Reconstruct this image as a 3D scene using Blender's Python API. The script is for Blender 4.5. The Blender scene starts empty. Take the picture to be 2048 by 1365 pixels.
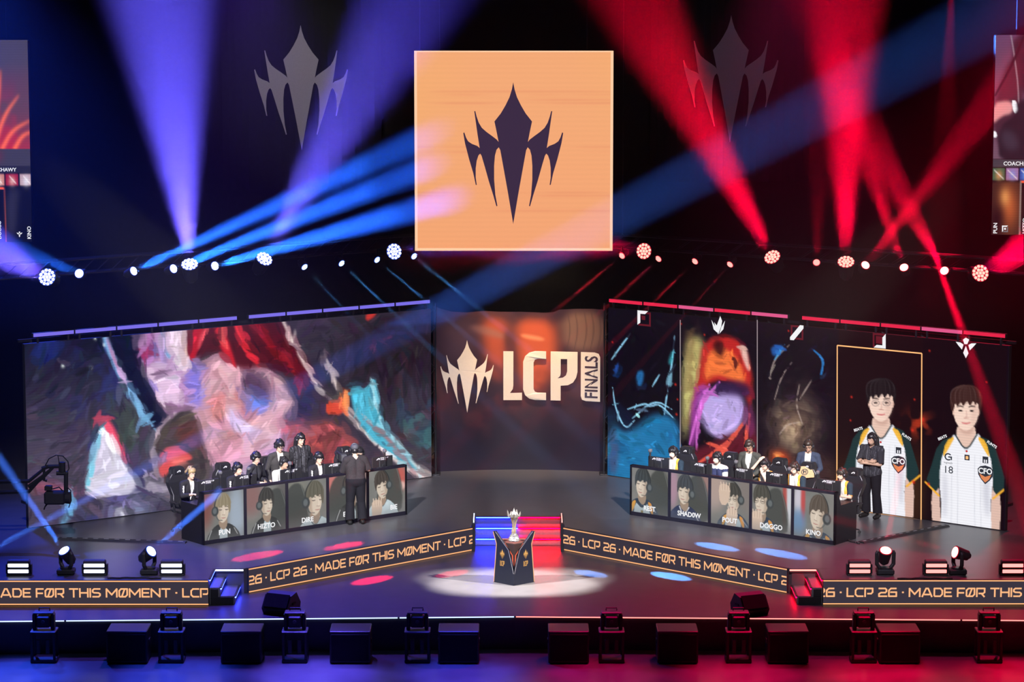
import bpy, bmesh, math, random
import numpy as np
from mathutils import Vector, Matrix
from mathutils.geometry import tessellate_polygon
random.seed(7); rng = np.random.default_rng(7)
S = bpy.context.scene
COL = S.collection
R_ = math.radians

S.cycles.max_bounces = 4; S.cycles.adaptive_threshold = .02; S.cycles.diffuse_bounces = 2; S.cycles.glossy_bounces = 2; S.cycles.transmission_bounces = 2
# ---------------------------------------------------------------- camera, world, exposure
H, F, TH = 12.1, 5700.0, R_(7.82)          # eye height above the stage, focal length in pixels of a 2048 px frame, pitch
cd = bpy.data.cameras.new('camera'); cam = bpy.data.objects.new('camera', cd); COL.objects.link(cam)
cam.location = (0, 0, H); cam.rotation_euler = (math.pi/2 - TH, 0, 0)
cd.sensor_width = 36; cd.lens = 36*F/2048; cd.clip_end = 300; S.camera = cam
S.view_settings.view_transform = 'Standard'; S.view_settings.look = 'None'
S.view_settings.exposure = 0; S.view_settings.gamma = 1; S.view_settings.use_curve_mapping = False
W = bpy.data.worlds.new('arena'); S.world = W; W.use_nodes = True
W.node_tree.nodes['Background'].inputs[0].default_value = (0.02, 0.03, 0.10, 1)
W.node_tree.nodes['Background'].inputs[1].default_value = 0.02

def ray(px, py):
    x = (px-1024)/F; y = (py-682.5)/F
    return Vector((x, math.cos(TH)-y*math.sin(TH), -math.sin(TH)-y*math.cos(TH)))
def atz(px, py, z):
    r = ray(px, py); return Vector((0, 0, H)) + r*((z-H)/r.z)
def aty(px, py, Y):
    r = ray(px, py); return Vector((0, 0, H)) + r*(Y/r.y)
def px_of(p):
    d = Vector(p)-Vector((0, 0, H)); c, s = math.cos(TH), math.sin(TH)
    zc = d.y*c - d.z*s; yc = -d.z*c - d.y*s
    return 1024+F*d.x/zc, 682.5+F*yc/zc

# ---------------------------------------------------------------- unseen stage lamps, some of them added (front of house and ceiling, above the frame)
VIO, BLU, RED = (.12, .09, 1.0), (.015, .12, 1.0), (1.0, .0, .035)
HAZE, HAZE_UP = .0011, .0016
def spot(p, q, col, P, ang, blend=.5, r=.08, off=.0):
    l = bpy.data.lights.new('spot_light', 'SPOT'); o = bpy.data.objects.new('spot_light', l); COL.objects.link(o)
    l.energy = P; l.color = col; l.spot_size = R_(ang); l.spot_blend = blend; l.shadow_soft_size = r
    d = (Vector(q)-Vector(p)).normalized(); o.location = Vector(p)+d*off
    o.rotation_euler = d.to_track_quat('-Z', 'Y').to_euler(); return o
WARM = (1, .93, .82)
POD = atz(1028, 1166, -.5)
spot((POD.x+15, POD.y-5.6, 14.2), POD, WARM, 175e3, 7.4, .5, .05)
spot((POD.x-15, POD.y-5.6, 14.2), POD, WARM, 175e3, 7.4, .5, .05)
spot((-7, 36, 15), (-4.6, 60.2, .9), (1, .95, .90), 64e3, 15, .8, .3)      # players' desk, left
spot((7, 36, 15), (4.8, 60.2, .9), (1, .95, .90), 64e3, 15, .8, .3)        # players' desk, right
for x in (-6.5, 0, 6.5): spot((x, 36, 15), (x, 62, 0), (.82, .80, 1), 32e3, 24, .9, .3)      # general wash
spot((.5, 63.9, 8.6), (.45, 66.0, 3.3), (1, .68, .40), 5.2e3, 44, 1.0, .2)    # warm lamp on the banner
spot((-5.5, 60, 14.5), (-5.3, 71.6, 9.0), (.9, .85, .9), 2.0e3, 24, .8, .1)  # unseen spots added here and below to brighten the two emblems
spot((5.6, 60, 14.5), (5.4, 71.6, 9.0), (.9, .75, .9), .28e3, 24, .8, .1)
spot((-13, 65, 13.5), (-8.5, 54.5, -.5), (.02, .07, 1), 22e3, 62, 1, .3)      # unseen blue and red floods added from the back to tint the two sides
spot((-5.5, 59.5, 13.5), (-4.8, 52.2, -1.4), (.20, .08, 1), 12e3, 52, 1, .3)
spot((13, 65, 13.5), (9, 54.5, -.5), (1, .0, .06), 12e3, 60, 1, .3)
spot((5.7, 59.5, 13.5), (5.4, 52.2, -1.4), (1, .02, .22), 9e3, 52, 1, .3)

for x, c, P in ((-9.2, (.03, .08, 1), 1.), (-6.2, (.03, .07, 1), .8), (-3.6, (.12, .08, 1), 1.3), (-.9, (.06, .06, 1), .7), (1.6, (1, .0, .16), .4), (4.2, (1, .0, .08), .7), (6.8, (1, .0, .05), .9), (9.4, (1, .0, .04), .9)):
    spot((x, 52.2, 17), (x, 51.2, -1.15), c, 100e3*P, 9, 1, .3)                # unseen lamps added straight above the pit to colour its floor
# ---------------------------------------------------------------- helpers: materials
MATS = {}
def srgb(c):
    return tuple((x/12.92 if x <= .04045 else ((x+.055)/1.055)**2.4) for x in (v/255 for v in c))
def pm(name, c, rough=.5, metal=0., noise=.12, scale=30., spec=.5, bump=0.):
    """principled material whose colour is broken up by a fine procedural noise"""
    if name in MATS: return MATS[name]
    m = bpy.data.materials.new(name); m.use_nodes = True; t = m.node_tree
    b = t.nodes['Principled BSDF']; b.inputs['Roughness'].default_value = rough; b.inputs['Metallic'].default_value = metal
    b.inputs['Specular IOR Level'].default_value = spec
    tc = t.nodes.new('ShaderNodeTexCoord'); n = t.nodes.new('ShaderNodeTexNoise')
    n.inputs['Scale'].default_value = scale; n.inputs['Detail'].default_value = 3
    r = t.nodes.new('ShaderNodeValToRGB')
    r.color_ramp.elements[0].position = .3; r.color_ramp.elements[1].position = .7
    r.color_ramp.elements[0].color = (*[x*(1-noise) for x in c], 1); r.color_ramp.elements[1].color = (*[min(1, x*(1+noise)) for x in c], 1)
    t.links.new(tc.outputs['Object'], n.inputs['Vector']); t.links.new(n.outputs['Fac'], r.inputs['Fac'])
    t.links.new(r.outputs['Color'], b.inputs['Base Color'])
    if bump:
        u = t.nodes.new('ShaderNodeBump'); u.inputs['Strength'].default_value = bump; u.inputs['Distance'].default_value = .01
        t.links.new(n.outputs['Fac'], u.inputs['Height']); t.links.new(u.outputs['Normal'], b.inputs['Normal'])
    MATS[name] = m; return m
def em(name, c, st=1., sample=True):
    if name in MATS: return MATS[name]
    m = bpy.data.materials.new(name); m.use_nodes = True; t = m.node_tree; t.nodes.clear()
    e = t.nodes.new('ShaderNodeEmission'); e.inputs[0].default_value = (*c, 1); e.inputs[1].default_value = st
    o = t.nodes.new('ShaderNodeOutputMaterial'); t.links.new(e.outputs[0], o.inputs[0])
    if not sample: m.cycles.emission_sampling = 'NONE'
    MATS[name] = m; return m
def led(name, gain=1., lines=110., depth=.10):
    """LED picture: colours stored on the mesh, dimmed by the fine lines between the diode rows"""
    if name in MATS: return MATS[name]
    m = bpy.data.materials.new(name); m.use_nodes = True; t = m.node_tree; t.nodes.clear()
    a = t.nodes.new('ShaderNodeAttribute'); a.attribute_name = 'picture'
    tc = t.nodes.new('ShaderNodeTexCoord'); w = t.nodes.new('ShaderNodeTexWave'); w.bands_direction = 'Z'; w.wave_profile = 'SIN'
    w.inputs['Scale'].default_value = lines/20; w.inputs['Distortion'].default_value = 0
    k = t.nodes.new('ShaderNodeMath'); k.operation = 'MULTIPLY_ADD'; k.inputs[1].default_value = gain*depth; k.inputs[2].default_value = gain*(1-depth/2)
    e = t.nodes.new('ShaderNodeEmission'); o = t.nodes.new('ShaderNodeOutputMaterial')
    t.links.new(tc.outputs['Object'], w.inputs['Vector']); t.links.new(w.outputs['Fac'], k.inputs[0])
    t.links.new(a.outputs['Color'], e.inputs[0]); t.links.new(k.outputs[0], e.inputs[1]); t.links.new(e.outputs[0], o.inputs[0])
    m.cycles.emission_sampling = 'NONE'; MATS[name] = m; return m
def printed(name, rough=.45):
    """printed cloth: colours stored on the mesh drive the base colour"""
    if name in MATS: return MATS[name]
    m = bpy.data.materials.new(name); m.use_nodes = True; t = m.node_tree; b = t.nodes['Principled BSDF']
    a = t.nodes.new('ShaderNodeAttribute'); a.attribute_name = 'picture'; b.inputs['Roughness'].default_value = rough
    t.links.new(a.outputs['Color'], b.inputs['Base Color']); MATS[name] = m; return m

# ---------------------------------------------------------------- helpers: geometry
def V(*a): return Vector(a)
class MB:
    """collects shapes for ONE mesh object"""
    def __init__(s): s.v = []; s.f = []; s.mi = []; s.cur = 0
    def m(s, i): s.cur = i; return s
    def add(s, vs, fs):
        b = len(s.v); s.v += [tuple(v) for v in vs]
        for f in fs: s.f.append([i+b for i in f]); s.mi.append(s.cur)
        return s
    def box(s, a, b, M=None):
        vs = [Vector((x, y, z)) for x in (a[0], b[0]) for y in (a[1], b[1]) for z in (a[2], b[2])]
        if M: vs = [M@v for v in vs]
        return s.add(vs, [(0, 1, 3, 2), (4, 6, 7, 5), (0, 4, 5, 1), (2, 3, 7, 6), (0, 2, 6, 4), (1, 5, 7, 3)])
    def cbox(s, a, b, c, M=None):
        """box with chamfered edges"""
        a = Vector(a); b = Vector(b); ctr = (a+b)/2; h = (b-a)/2; vs = []; idx = {}
        for sx in (-1, 1):
            for sy in (-1, 1):
                for sz in (-1, 1):
                    for ax in range(3):
                        p = [sx*(h.x-c), sy*(h.y-c), sz*(h.z-c)]; p[ax] += (sx, sy, sz)[ax]*c
                        idx[(sx, sy, sz, ax)] = len(vs); vs.append(ctr+Vector(p))
        fs = []
        for ax in range(3):
            o = [i for i in range(3) if i != ax]
            for sg in (-1, 1):
                q = []
                for (p, r) in ((-1, -1), (1, -1), (1, 1), (-1, 1)):
                    k = [0, 0, 0]; k[ax] = sg; k[o[0]] = p; k[o[1]] = r; q.append(idx[(*k, ax)])
                fs.append(q)
            for p in (-1, 1):
                for r in (-1, 1):
                    k0 = [0, 0, 0]; k0[ax] = -1; k0[o[0]] = p; k0[o[1]] = r; k1 = list(k0); k1[ax] = 1
                    fs.append([idx[(*k0, o[0])], idx[(*k1, o[0])], idx[(*k1, o[1])], idx[(*k0, o[1])]])
        for sx in (-1, 1):
            for sy in (-1, 1):
                for sz in (-1, 1): fs.append([idx[(sx, sy, sz, i)] for i in range(3)])
        if M: vs = [M@v for v in vs]
        return s.add(vs, fs)
    def cyl(s, p, q, r0, r1=None, n=12, cap=True):
        r1 = r0 if r1 is None else r1; p = Vector(p); q = Vector(q); d = (q-p).normalized()
        u = d.orthogonal().normalized(); w = d.cross(u); vs = []
        for c, r in ((p, r0), (q, r1)):
            for i in range(n):
                t = 2*math.pi*i/n; vs.append(c+u*(r*math.cos(t))+w*(r*math.sin(t)))
        fs = [(i, (i+1) % n, n+(i+1) % n, n+i) for i in range(n)]
        if cap: fs += [tuple(range(n))[::-1], tuple(range(n, 2*n))]
        return s.add(vs, fs)
    def tube(s, pts, r, n=8):
        pts = [Vector(p) for p in pts]; vs = []; up = None
        for i, p in enumerate(pts):
            d = (pts[min(i+1, len(pts)-1)]-pts[max(i-1, 0)]).normalized()
            u = d.orthogonal().normalized() if up is None else (up-d*up.dot(d)).normalized()
            up = u; w = d.cross(u); rr = r[i] if isinstance(r, (list, tuple)) else r
            for k in range(n): t = 2*math.pi*k/n; vs.append(p+u*(rr*math.cos(t))+w*(rr*math.sin(t)))
        L = len(pts); fs = [(j*n+i, j*n+(i+1) % n, (j+1)*n+(i+1) % n, (j+1)*n+i) for j in range(L-1) for i in range(n)]
        fs += [tuple(range(n))[::-1], tuple(range((L-1)*n, L*n))]
        return s.add(vs, fs)
    def ball(s, c, r, nu=12, nv=8, M=None):
        r = (r, r, r) if not isinstance(r, (tuple, list)) else r; vs = []
        c = Vector(c); M3 = M.to_3x3() if M else None
        def P(x, y, z):
            p = Vector((x*r[0], y*r[1], z*r[2])); return c+(M3@p if M3 else p)
        vs.append(P(0, 0, 1))
        for j in range(1, nv):
            a = math.pi*j/nv
            for i in range(nu): b = 2*math.pi*i/nu; vs.append(P(math.sin(a)*math.cos(b), math.sin(a)*math.sin(b), math.cos(a)))
        vs.append(P(0, 0, -1)); fs = [(0, 1+i, 1+(i+1) % nu) for i in range(nu)]
        for j in range(nv-2):
            for i in range(nu): fs.append((1+j*nu+i, 1+(j+1)*nu+i, 1+(j+1)*nu+(i+1) % nu, 1+j*nu+(i+1) % nu))
        e = len(vs)-1; fs += [(e, 1+(nv-2)*nu+(i+1) % nu, 1+(nv-2)*nu+i) for i in range(nu)]
        return s.add(vs, fs)
    def capsule(s, a, b, ra, rb, n=12):
        a = Vector(a); b = Vector(b); d = b-a; L = d.length
        if L < 1e-5: return s.ball(a, ra, n, 8)
        d /= L; pts = []; rr = []
        for k in range(4): t = math.pi/2*(1-k/3); pts.append(a-d*ra*math.sin(t)); rr.append(max(1e-3, ra*math.cos(t)))
        for k in range(4): t = math.pi/2*k/3; pts.append(b+d*rb*math.sin(t)); rr.append(max(1e-3, rb*math.cos(t)))
        return s.tube(pts, rr, n)
    def lathe(s, prof, n=24, c=(0, 0, 0), phase=0.):
        vs = []; c = Vector(c)
        for r, z in prof:
            for i in range(n): t = 2*math.pi*i/n+phase; vs.append(c+Vector((r*math.cos(t), r*math.sin(t), z)))
        L = len(prof); fs = [(j*n+i, j*n+(i+1) % n, (j+1)*n+(i+1) % n, (j+1)*n+i) for j in range(L-1) for i in range(n)]
        fs += [tuple(range(n))[::-1], tuple(range((L-1)*n, L*n))]
        return s.add(vs, fs)
    def prism(s, poly, f0, f1):
        """polygon (2-D points) swept from the map f0 to the map f1"""
        n = len(poly); vs = [f0(x, y) for x, y in poly]+[f1(x, y) for x, y in poly]
        tri = tessellate_polygon([[Vector((x, y, 0)) for x, y in poly]])
        fs = [tuple(t) for t in tri]+[tuple(i+n for i in t[::-1]) for t in tri]
        fs += [(i, (i+1) % n, n+(i+1) % n, n+i) for i in range(n)]
        return s.add(vs, fs)
    def flat(s, poly, f, holes=()):
        loops = [[Vector((x, y, 0)) for x, y in poly]]+[[Vector((x, y, 0)) for x, y in h] for h in holes]
        pts = [p for l in loops for p in l]; tri = tessellate_polygon(loops)
        return s.add([f(p.x, p.y) for p in pts], [tuple(t) for t in tri])
    def build(s, name, mats, parent=None, smooth=False, fix=True):
        me = bpy.data.meshes.new(name); me.from_pydata(s.v, [], s.f)
        for m in (mats if isinstance(mats, (list, tuple)) else [mats]): me.materials.append(m)
        if any(s.mi): me.polygons.foreach_set('material_index', s.mi)
        if fix:
            bm = bmesh.new(); bm.from_mesh(me); bmesh.ops.recalc_face_normals(bm, faces=bm.faces); bm.to_mesh(me); bm.free()
        if smooth is True: me.polygons.foreach_set('use_smooth', [True]*len(me.polygons))
        me.update(); return link(name, me, parent)
def link(name, me, parent=None):
    o = bpy.data.objects.new(name, me); COL.objects.link(o)
    if parent: o.parent = parent
    return o
def empty(name, loc=(0, 0, 0), rz=0.):
    o = bpy.data.objects.new(name, None); COL.objects.link(o); o.location = loc; o.rotation_euler = (0, 0, rz)
    o.empty_display_size = .1; return o
def tag(o, label=None, cat=None, group=None, kind=None):
    if label: o['label'] = label
    if cat: o['category'] = cat
    if group: o['group'] = group
    if kind: o['kind'] = kind
    return o
def copy_tree(o, parent=None):
    kids = list(o.children); c = o.copy(); COL.objects.link(c)
    if parent: c.parent = parent
    for k in kids: copy_tree(k, c)
    return c
def relabel(o, label): o['label'] = label; return o
ORD = ['first', 'second', 'third', 'fourth', 'fifth', 'sixth', 'seventh', 'eighth', 'ninth', 'tenth']
def chaikin(pts, it=2, closed=True):
    pts = [Vector((p[0], p[1])) for p in pts]
    for _ in range(it):
        out = []; n = len(pts)
        for i in range(n if closed else n-1):
            a, b = pts[i], pts[(i+1) % n]; out += [a*.75+b*.25, a*.25+b*.75]
        pts = out if closed else [pts[0]]+out+[pts[-1]]
    return [(p.x, p.y) for p in pts]

# ---------------------------------------------------------------- writing
_tc = {}
def text_tris(t, bold=.018):
    """built-in typeface as flat triangles, cap height 1; returns verts, tris, width"""
    if (t, bold) in _tc: return _tc[(t, bold)]
    c = bpy.data.curves.new('lettering', 'FONT'); c.body = t; c.size = 1; c.offset = bold; c.resolution_u = 3
    o = bpy.data.objects.new('lettering', c); COL.objects.link(o)
    bpy.context.view_layer.update()
    me = bpy.data.meshes.new_from_object(o.evaluated_get(bpy.context.evaluated_depsgraph_get()))
    vs = np.array([v.co[:2] for v in me.vertices]); fs = [tuple(p.vertices) for p in me.polygons]
    bpy.data.objects.remove(o); bpy.data.curves.remove(c); bpy.data.meshes.remove(me)
    cap = .729; vs = vs/cap; vs[:, 0] -= vs[:, 0].min()
    _tc[(t, bold)] = (vs, fs, vs[:, 0].max()); return _tc[(t, bold)]
def write(mb, t, f, x, y, h, align='c', bold=.018, sx=1., maxw=None):
    vs, fs, w = text_tris(t, bold)
    if maxw and w*h*sx > maxw: sx = maxw/(w*h)
    x0 = x-(w*h*sx/2 if align == 'c' else (w*h*sx if align == 'r' else 0))
    mb.add([f(x0+a*h*sx, y+b*h) for a, b in vs], fs); return w*h*sx
# squared display lettering of the LED ribbons: centre-line strokes in a box of height 1
T_ = .17; k_ = T_/2
def _g(w, *lines): return (w, lines)
def _glyphs():
    a, b = k_, 1-k_; m = .5
    G = {}
    G['L'] = _g(.78, [(a, 1), (a, a), (.78, a)])
    G['C'] = _g(.92, [(.92, b), (.28, b), (a, b-.2), (a, a+.2), (.28, a), (.92, a)])
    G['P'] = _g(.95, [(a, 0), (a, b), (.95-a, b), (.95-a, .52), (.72, .36), (.30, .36)])
    G['2'] = _g(.95, [(.03, b), (.74, b), (.95-a, b-.13), (.95-a, .60), (.74, .47), (.30, .47), (a, .34), (a, a), (.95, a)])
    G['6'] = _g(.95, [(.88, b), (.30, b), (a, b-.2), (a, a), (.95-a, a), (.95-a, .52), (.22, .52)])
    G['M'] = _g(1.25, [(a, 0), (a, b), (.625, .30), (1.25-a, b), (1.25-a, 0)])
    G['A'] = _g(1.18, [(.07, 0), (.48, b), (.70, b), (1.11, 0)], [(.28, .27), (.90, .27)])
    G['D'] = _g(1.0, [(a, a), (a, b), (.72, b), (1-a, b-.22), (1-a, a+.22), (.72, a), (a, a)])
    G['E'] = _g(.86, [(.86, b), (a, b), (a, a), (.86, a)], [(a, m), (.78, m)])
    G['F'] = _g(.84, [(a, 0), (a, b), (.84, b)], [(a, .45), (.76, .45)])
    G['O'] = _g(1.0, [(a, a), (a, b-.2), (.28, b), (1-a, b), (1-a, a+.2), (.72, a), (a, a)], [(.34, .08), (.66, .92)])
    G['R'] = _g(.98, [(a, 0), (a, b), (.98-a, b), (.98-a, .50), (.74, .38), (.26, .38)], [(.56, .38), (.90, 0)])
    G['T'] = _g(.96, [(0, b), (.96, b)], [(.48, b), (.48, 0)])
    G['H'] = _g(1.0, [(a, 0), (a, 1)], [(1-a, 0), (1-a, 1)], [(a, m), (1-a, m)])
    G['I'] = _g(.17, [(a, 0), (a, 1)])
    G['S'] = _g(.94, [(.90, b), (.24, b), (a, b-.13), (a, .60), (.24, .51), (.70, .49), (.94-a, .38), (.94-a, .22), (.70, a), (.04, a)])
    G['N'] = _g(1.05, [(a, 0), (a, b), (1.05-a, a), (1.05-a, 1)])
    G['.'] = _g(.2, [(0.0, .5), (.2, .5)])
    return G
GL = _glyphs()
def quads_of(t, gap=.085, space=.42):
    """convex strips of a line of the display lettering, and its width"""
    out = []; ids = []; x = 0
    for gi, ch in enumerate(t):
        if ch == ' ': x += space; continue
        w, lines = GL[ch]
        for ln in lines:
            n = len(ln)
            for i in range(n-1):
                p = Vector(ln[i]); q = Vector(ln[i+1]); d = (q-p).normalized(); e0 = k_*.62 if i > 0 else 0; e1 = k_*.62 if i < n-2 else 0
                nn = Vector((-d.y, d.x))*k_; p = p-d*e0; q = q+d*e1
                out.append([(x+v.x, v.y) for v in (p-nn, q-nn, q+nn, p+nn)]); ids.append(gi)
        x += w+gap
    return out, x-gap, ids
def clip_x(poly, lo, hi):
    for sg, lim in ((1, lo), (-1, hi)):
        res = []; n = len(poly)
        for i in range(n):
            a, b = poly[i], poly[(i+1) % n]; ia = sg*(a[0]-lim) >= 0; ib = sg*(b[0]-lim) >= 0
            if ia: res.append(a)
            if ia != ib:
                t = (lim-a[0])/(b[0]-a[0]); res.append((lim, a[1]+t*(b[1]-a[1])))
        poly = res
        if len(poly) < 3: return None
    return poly
# the crowned emblem: half outline traced from the tip down to the centre point, width 1 about x=0, y up from 0
_E = [(602, 216), (594, 258), (580, 303), (557, 350), (530, 396), (493, 443), (505, 500), (517, 562), (506, 548), (480, 528), (447, 504), (420, 480), (402, 450), (390, 415), (382, 383), (376, 383),
      (384, 440), (395, 520), (407, 597), (393, 585), (362, 573), (340, 558), (328, 536), (318, 506), (312, 510), (322, 570), (345, 660), (370, 745), (384, 812), (390, 812),
      (384, 770), (384, 715), (390, 670), (400, 640), (410, 630), (418, 642), (435, 700), (460, 790), (485, 870), (504, 937), (510, 935), (498, 870), (491, 780), (491, 700), (496, 640), (505, 607), (518, 593),
      (527, 610), (545, 710), (570, 850), (600, 1040)]
def emblem():
    h = [((x-602)/578., (1040-y)/578.) for x, y in _E]
    m = h[1:-1]
    return [h[0]]+m+[(0, h[-1][1])]+[(-x, y) for x, y in m[::-1]]
EMB = emblem(); EMB_H = (1040-216)/578.
# large display letters L C P (from the banner), baseline 0, height 1
def _lcp():
    f = lambda pts: [((x-607)/319., (787-y)/319.) for x, y in pts]
    L = f([(607, 468), (672, 468), (672, 690), (668, 715), (650, 740), (728, 738), (728, 787), (607, 787)])
    Cc = f([(884, 468), (884, 518), (830, 518), (812, 524), (803, 542), (803, 715), (812, 732), (830, 738), (884, 738), (884, 787), (812, 787), (775, 778), (748, 755), (735, 718), (735, 537), (748, 500), (775, 477), (812, 468)])
    P = f([(913, 468), (1087, 468), (1087, 598), (1078, 636), (1058, 668), (1025, 686), (978, 690), (978, 787), (913, 787)])
    Ph = f([(978, 516), (1020, 516), (1020, 596), (1012, 622), (992, 637), (958, 642), (974, 628), (978, 612)])
    B = f([(1108, 468), (1195, 468), (1222, 476), (1232, 498), (1232, 787), (1142, 787), (1116, 778), (1108, 756)])
    return L, Cc, P, Ph, B
LCP = _lcp()

# ---------------------------------------------------------------- painting flat pictures (screens and prints)
class Canvas:
    def __init__(s, w, h, bg=(0, 0, 0)):
        s.w, s.h = w, h; s.a = np.zeros((h, w, 3)); s.a[:] = np.array(bg)/255.
        s.X, s.Y = np.meshgrid(np.arange(w)+.0, np.arange(h)+.0)
    def mix(s, m, c, a=1.):
        m = np.clip(m*a, 0, 1)[..., None]; s.a = s.a*(1-m)+(np.array(c)/255.)*m; return s
    def mask(s, pts):
        m = np.zeros((s.h, s.w))
        for dx, dy in ((-.25, -.25), (.25, -.25), (-.25, .25), (.25, .25)):
            X = s.X+dx; Y = s.Y+dy; ins = np.zeros((s.h, s.w), bool); n = len(pts)
            for i in range(n):
                x0, y0 = pts[i]; x1, y1 = pts[(i+1) % n]
                if y0 == y1: continue
                ins ^= ((y0 > Y) != (y1 > Y)) & (X < (x1-x0)*(Y-y0)/(y1-y0)+x0)
            m += ins*.25
        return m
    @staticmethod
    def blur(m, r):
        r = int(r)
        if r < 1: return m
        for ax in (0, 1):
            for _ in range(2):
                p = np.pad(m, [(r+1, r) if i == ax else (0, 0) for i in range(2)], mode='edge'); c = np.cumsum(p, axis=ax)
                n = m.shape[ax]; m = (np.take(c, np.arange(2*r+1, 2*r+1+n), axis=ax)-np.take(c, np.arange(0, n), axis=ax))/(2*r+1)
        return m
    def fill(s, pts, c, a=1., blur=0, smooth=1):
        if smooth: pts = chaikin(pts, smooth)
        return s.mix(s.blur(s.mask(pts), blur), c, a)
    def stroke(s, pts, w, c, a=1., blur=0, smooth=2):
        if smooth and len(pts) > 2: pts = chaikin(pts, smooth, False)
        n = len(pts); w = list(w) if isinstance(w, (tuple, list)) else [w, w]; m = np.zeros((s.h, s.w))
        for i in range(n-1):
            x0, y0 = pts[i]; x1, y1 = pts[i+1]; dx, dy = x1-x0, y1-y0; L = dx*dx+dy*dy+1e-9
            t = np.clip(((s.X-x0)*dx+(s.Y-y0)*dy)/L, 0, 1); d = np.hypot(s.X-x0-t*dx, s.Y-y0-t*dy)
            ww = np.interp((i+t)/(n-1), np.linspace(0, 1, len(w)), w); m = np.maximum(m, np.clip(ww/2-d+.5, 0, 1)*np.minimum(1, ww+.3))
        return s.mix(s.blur(m, blur), c, a)
    def blob(s, x, y, rx, ry, c, a=1., rot=0., p=1.):
        t = R_(rot); X = (s.X-x)*math.cos(t)+(s.Y-y)*math.sin(t); Y = -(s.X-x)*math.sin(t)+(s.Y-y)*math.cos(t)
        return s.mix(np.exp(-((X/rx)**2+(Y/ry)**2)**p), c, a)
    def disc(s, x, y, rx, ry, c, a=1., rot=0., soft=.12):
        t = R_(rot); X = (s.X-x)*math.cos(t)+(s.Y-y)*math.sin(t); Y = -(s.X-x)*math.sin(t)+(s.Y-y)*math.cos(t)
        return s.mix(np.clip((1-np.hypot(X/rx, Y/ry))/soft+.5, 0, 1), c, a)
    def noise(s, sc, seed=0, oct=3):
        r = np.random.default_rng(seed); out = np.zeros((s.h, s.w)); amp = 1.; tot = 0
        for o in range(oct):
            gx = int(s.w/sc*2**o)+3; gy = int(s.h/sc*2**o)+3; g = r.random((gy, gx))
            x = s.X/sc*2**o; y = s.Y/sc*2**o; i = x.astype(int); j = y.astype(int); fx = x-i; fy = y-j
            fx = fx*fx*(3-2*fx); fy = fy*fy*(3-2*fy)
            out += amp*((g[j, i]*(1-fx)+g[j, i+1]*fx)*(1-fy)+(g[j+1, i]*(1-fx)+g[j+1, i+1]*fx)*fy); tot += amp; amp *= .5
        return out/tot
    def brush(s, n, seed, ln, wd, keep, amt):
        """n soft painterly strokes, each in a shade of the colour under it, laid along the edges of the picture"""
        r = np.random.default_rng(seed); g = s.blur(s.a.mean(2), 3); gy, gx = np.gradient(g); fl = s.noise(90, seed+1, 2)*6
        for _ in range(n):
            x, y = r.random()*(s.w-1), r.random()*(s.h-1)
            if r.random() > keep(x, y): continue
            i, j = int(x), int(y); a = math.atan2(gx[j, i], -gy[j, i]) if math.hypot(gx[j, i], gy[j, i]) > .004 else fl[j, i]
            a += r.normal()*.15; L = ln*(.5+r.random()); w = wd*(.5+r.random()); R = int(L)+2
            x0, x1, y0, y1 = max(0, i-R), min(s.w, i+R+1), max(0, j-R), min(s.h, j+R+1)
            X = s.X[y0:y1, x0:x1]-x; Y = s.Y[y0:y1, x0:x1]-y; u = X*math.cos(a)+Y*math.sin(a); v = -X*math.sin(a)+Y*math.cos(a)
            m = np.clip((1-np.hypot(u/L, v/w))*4, 0, 1)[..., None]*.8
            c = s.a[j, i]*(1+r.normal()*amt)+r.normal(size=3)*.010
            s.a[y0:y1, x0:x1] = s.a[y0:y1, x0:x1]*(1-m)+np.clip(c, 0, 1)*m
        return s
    def lin(s):
        a = np.clip(s.a, 0, 1); return np.where(a <= .04045, a/12.92, ((a+.055)/1.055)**2.4)
def picture(name, cv, f, mat, parent=None):
    """grid mesh carrying the picture; f(u, v) with u, v in 0..1 (v down) gives points"""
    h, w = cv.h, cv.w
    co = np.array([f(i/(w-1), j/(h-1))[:] for j in range(h) for i in range(w)], np.float32)
    me = bpy.data.meshes.new(name); me.vertices.add(w*h); me.vertices.foreach_set('co', co.ravel())
    nf = (w-1)*(h-1); j, i = np.mgrid[0:h-1, 0:w-1]; q = (j*w+i).ravel()
    li = np.stack([q, q+w, q+w+1, q+1], 1).astype(np.int32).ravel()
    me.loops.add(nf*4); me.polygons.add(nf)
    me.polygons.foreach_set('loop_start', np.arange(0, nf*4, 4, dtype=np.int32))
    me.loops.foreach_set('vertex_index', li); me.update(calc_edges=True)
    at = me.color_attributes.new('picture', 'FLOAT_COLOR', 'POINT')
    c = np.ones((w*h, 4), np.float32); c[:, :3] = cv.lin().reshape(-1, 3); at.data.foreach_set('color', c.ravel())
    me.materials.append(mat); me.validate(); return link(name, me, parent)

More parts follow.
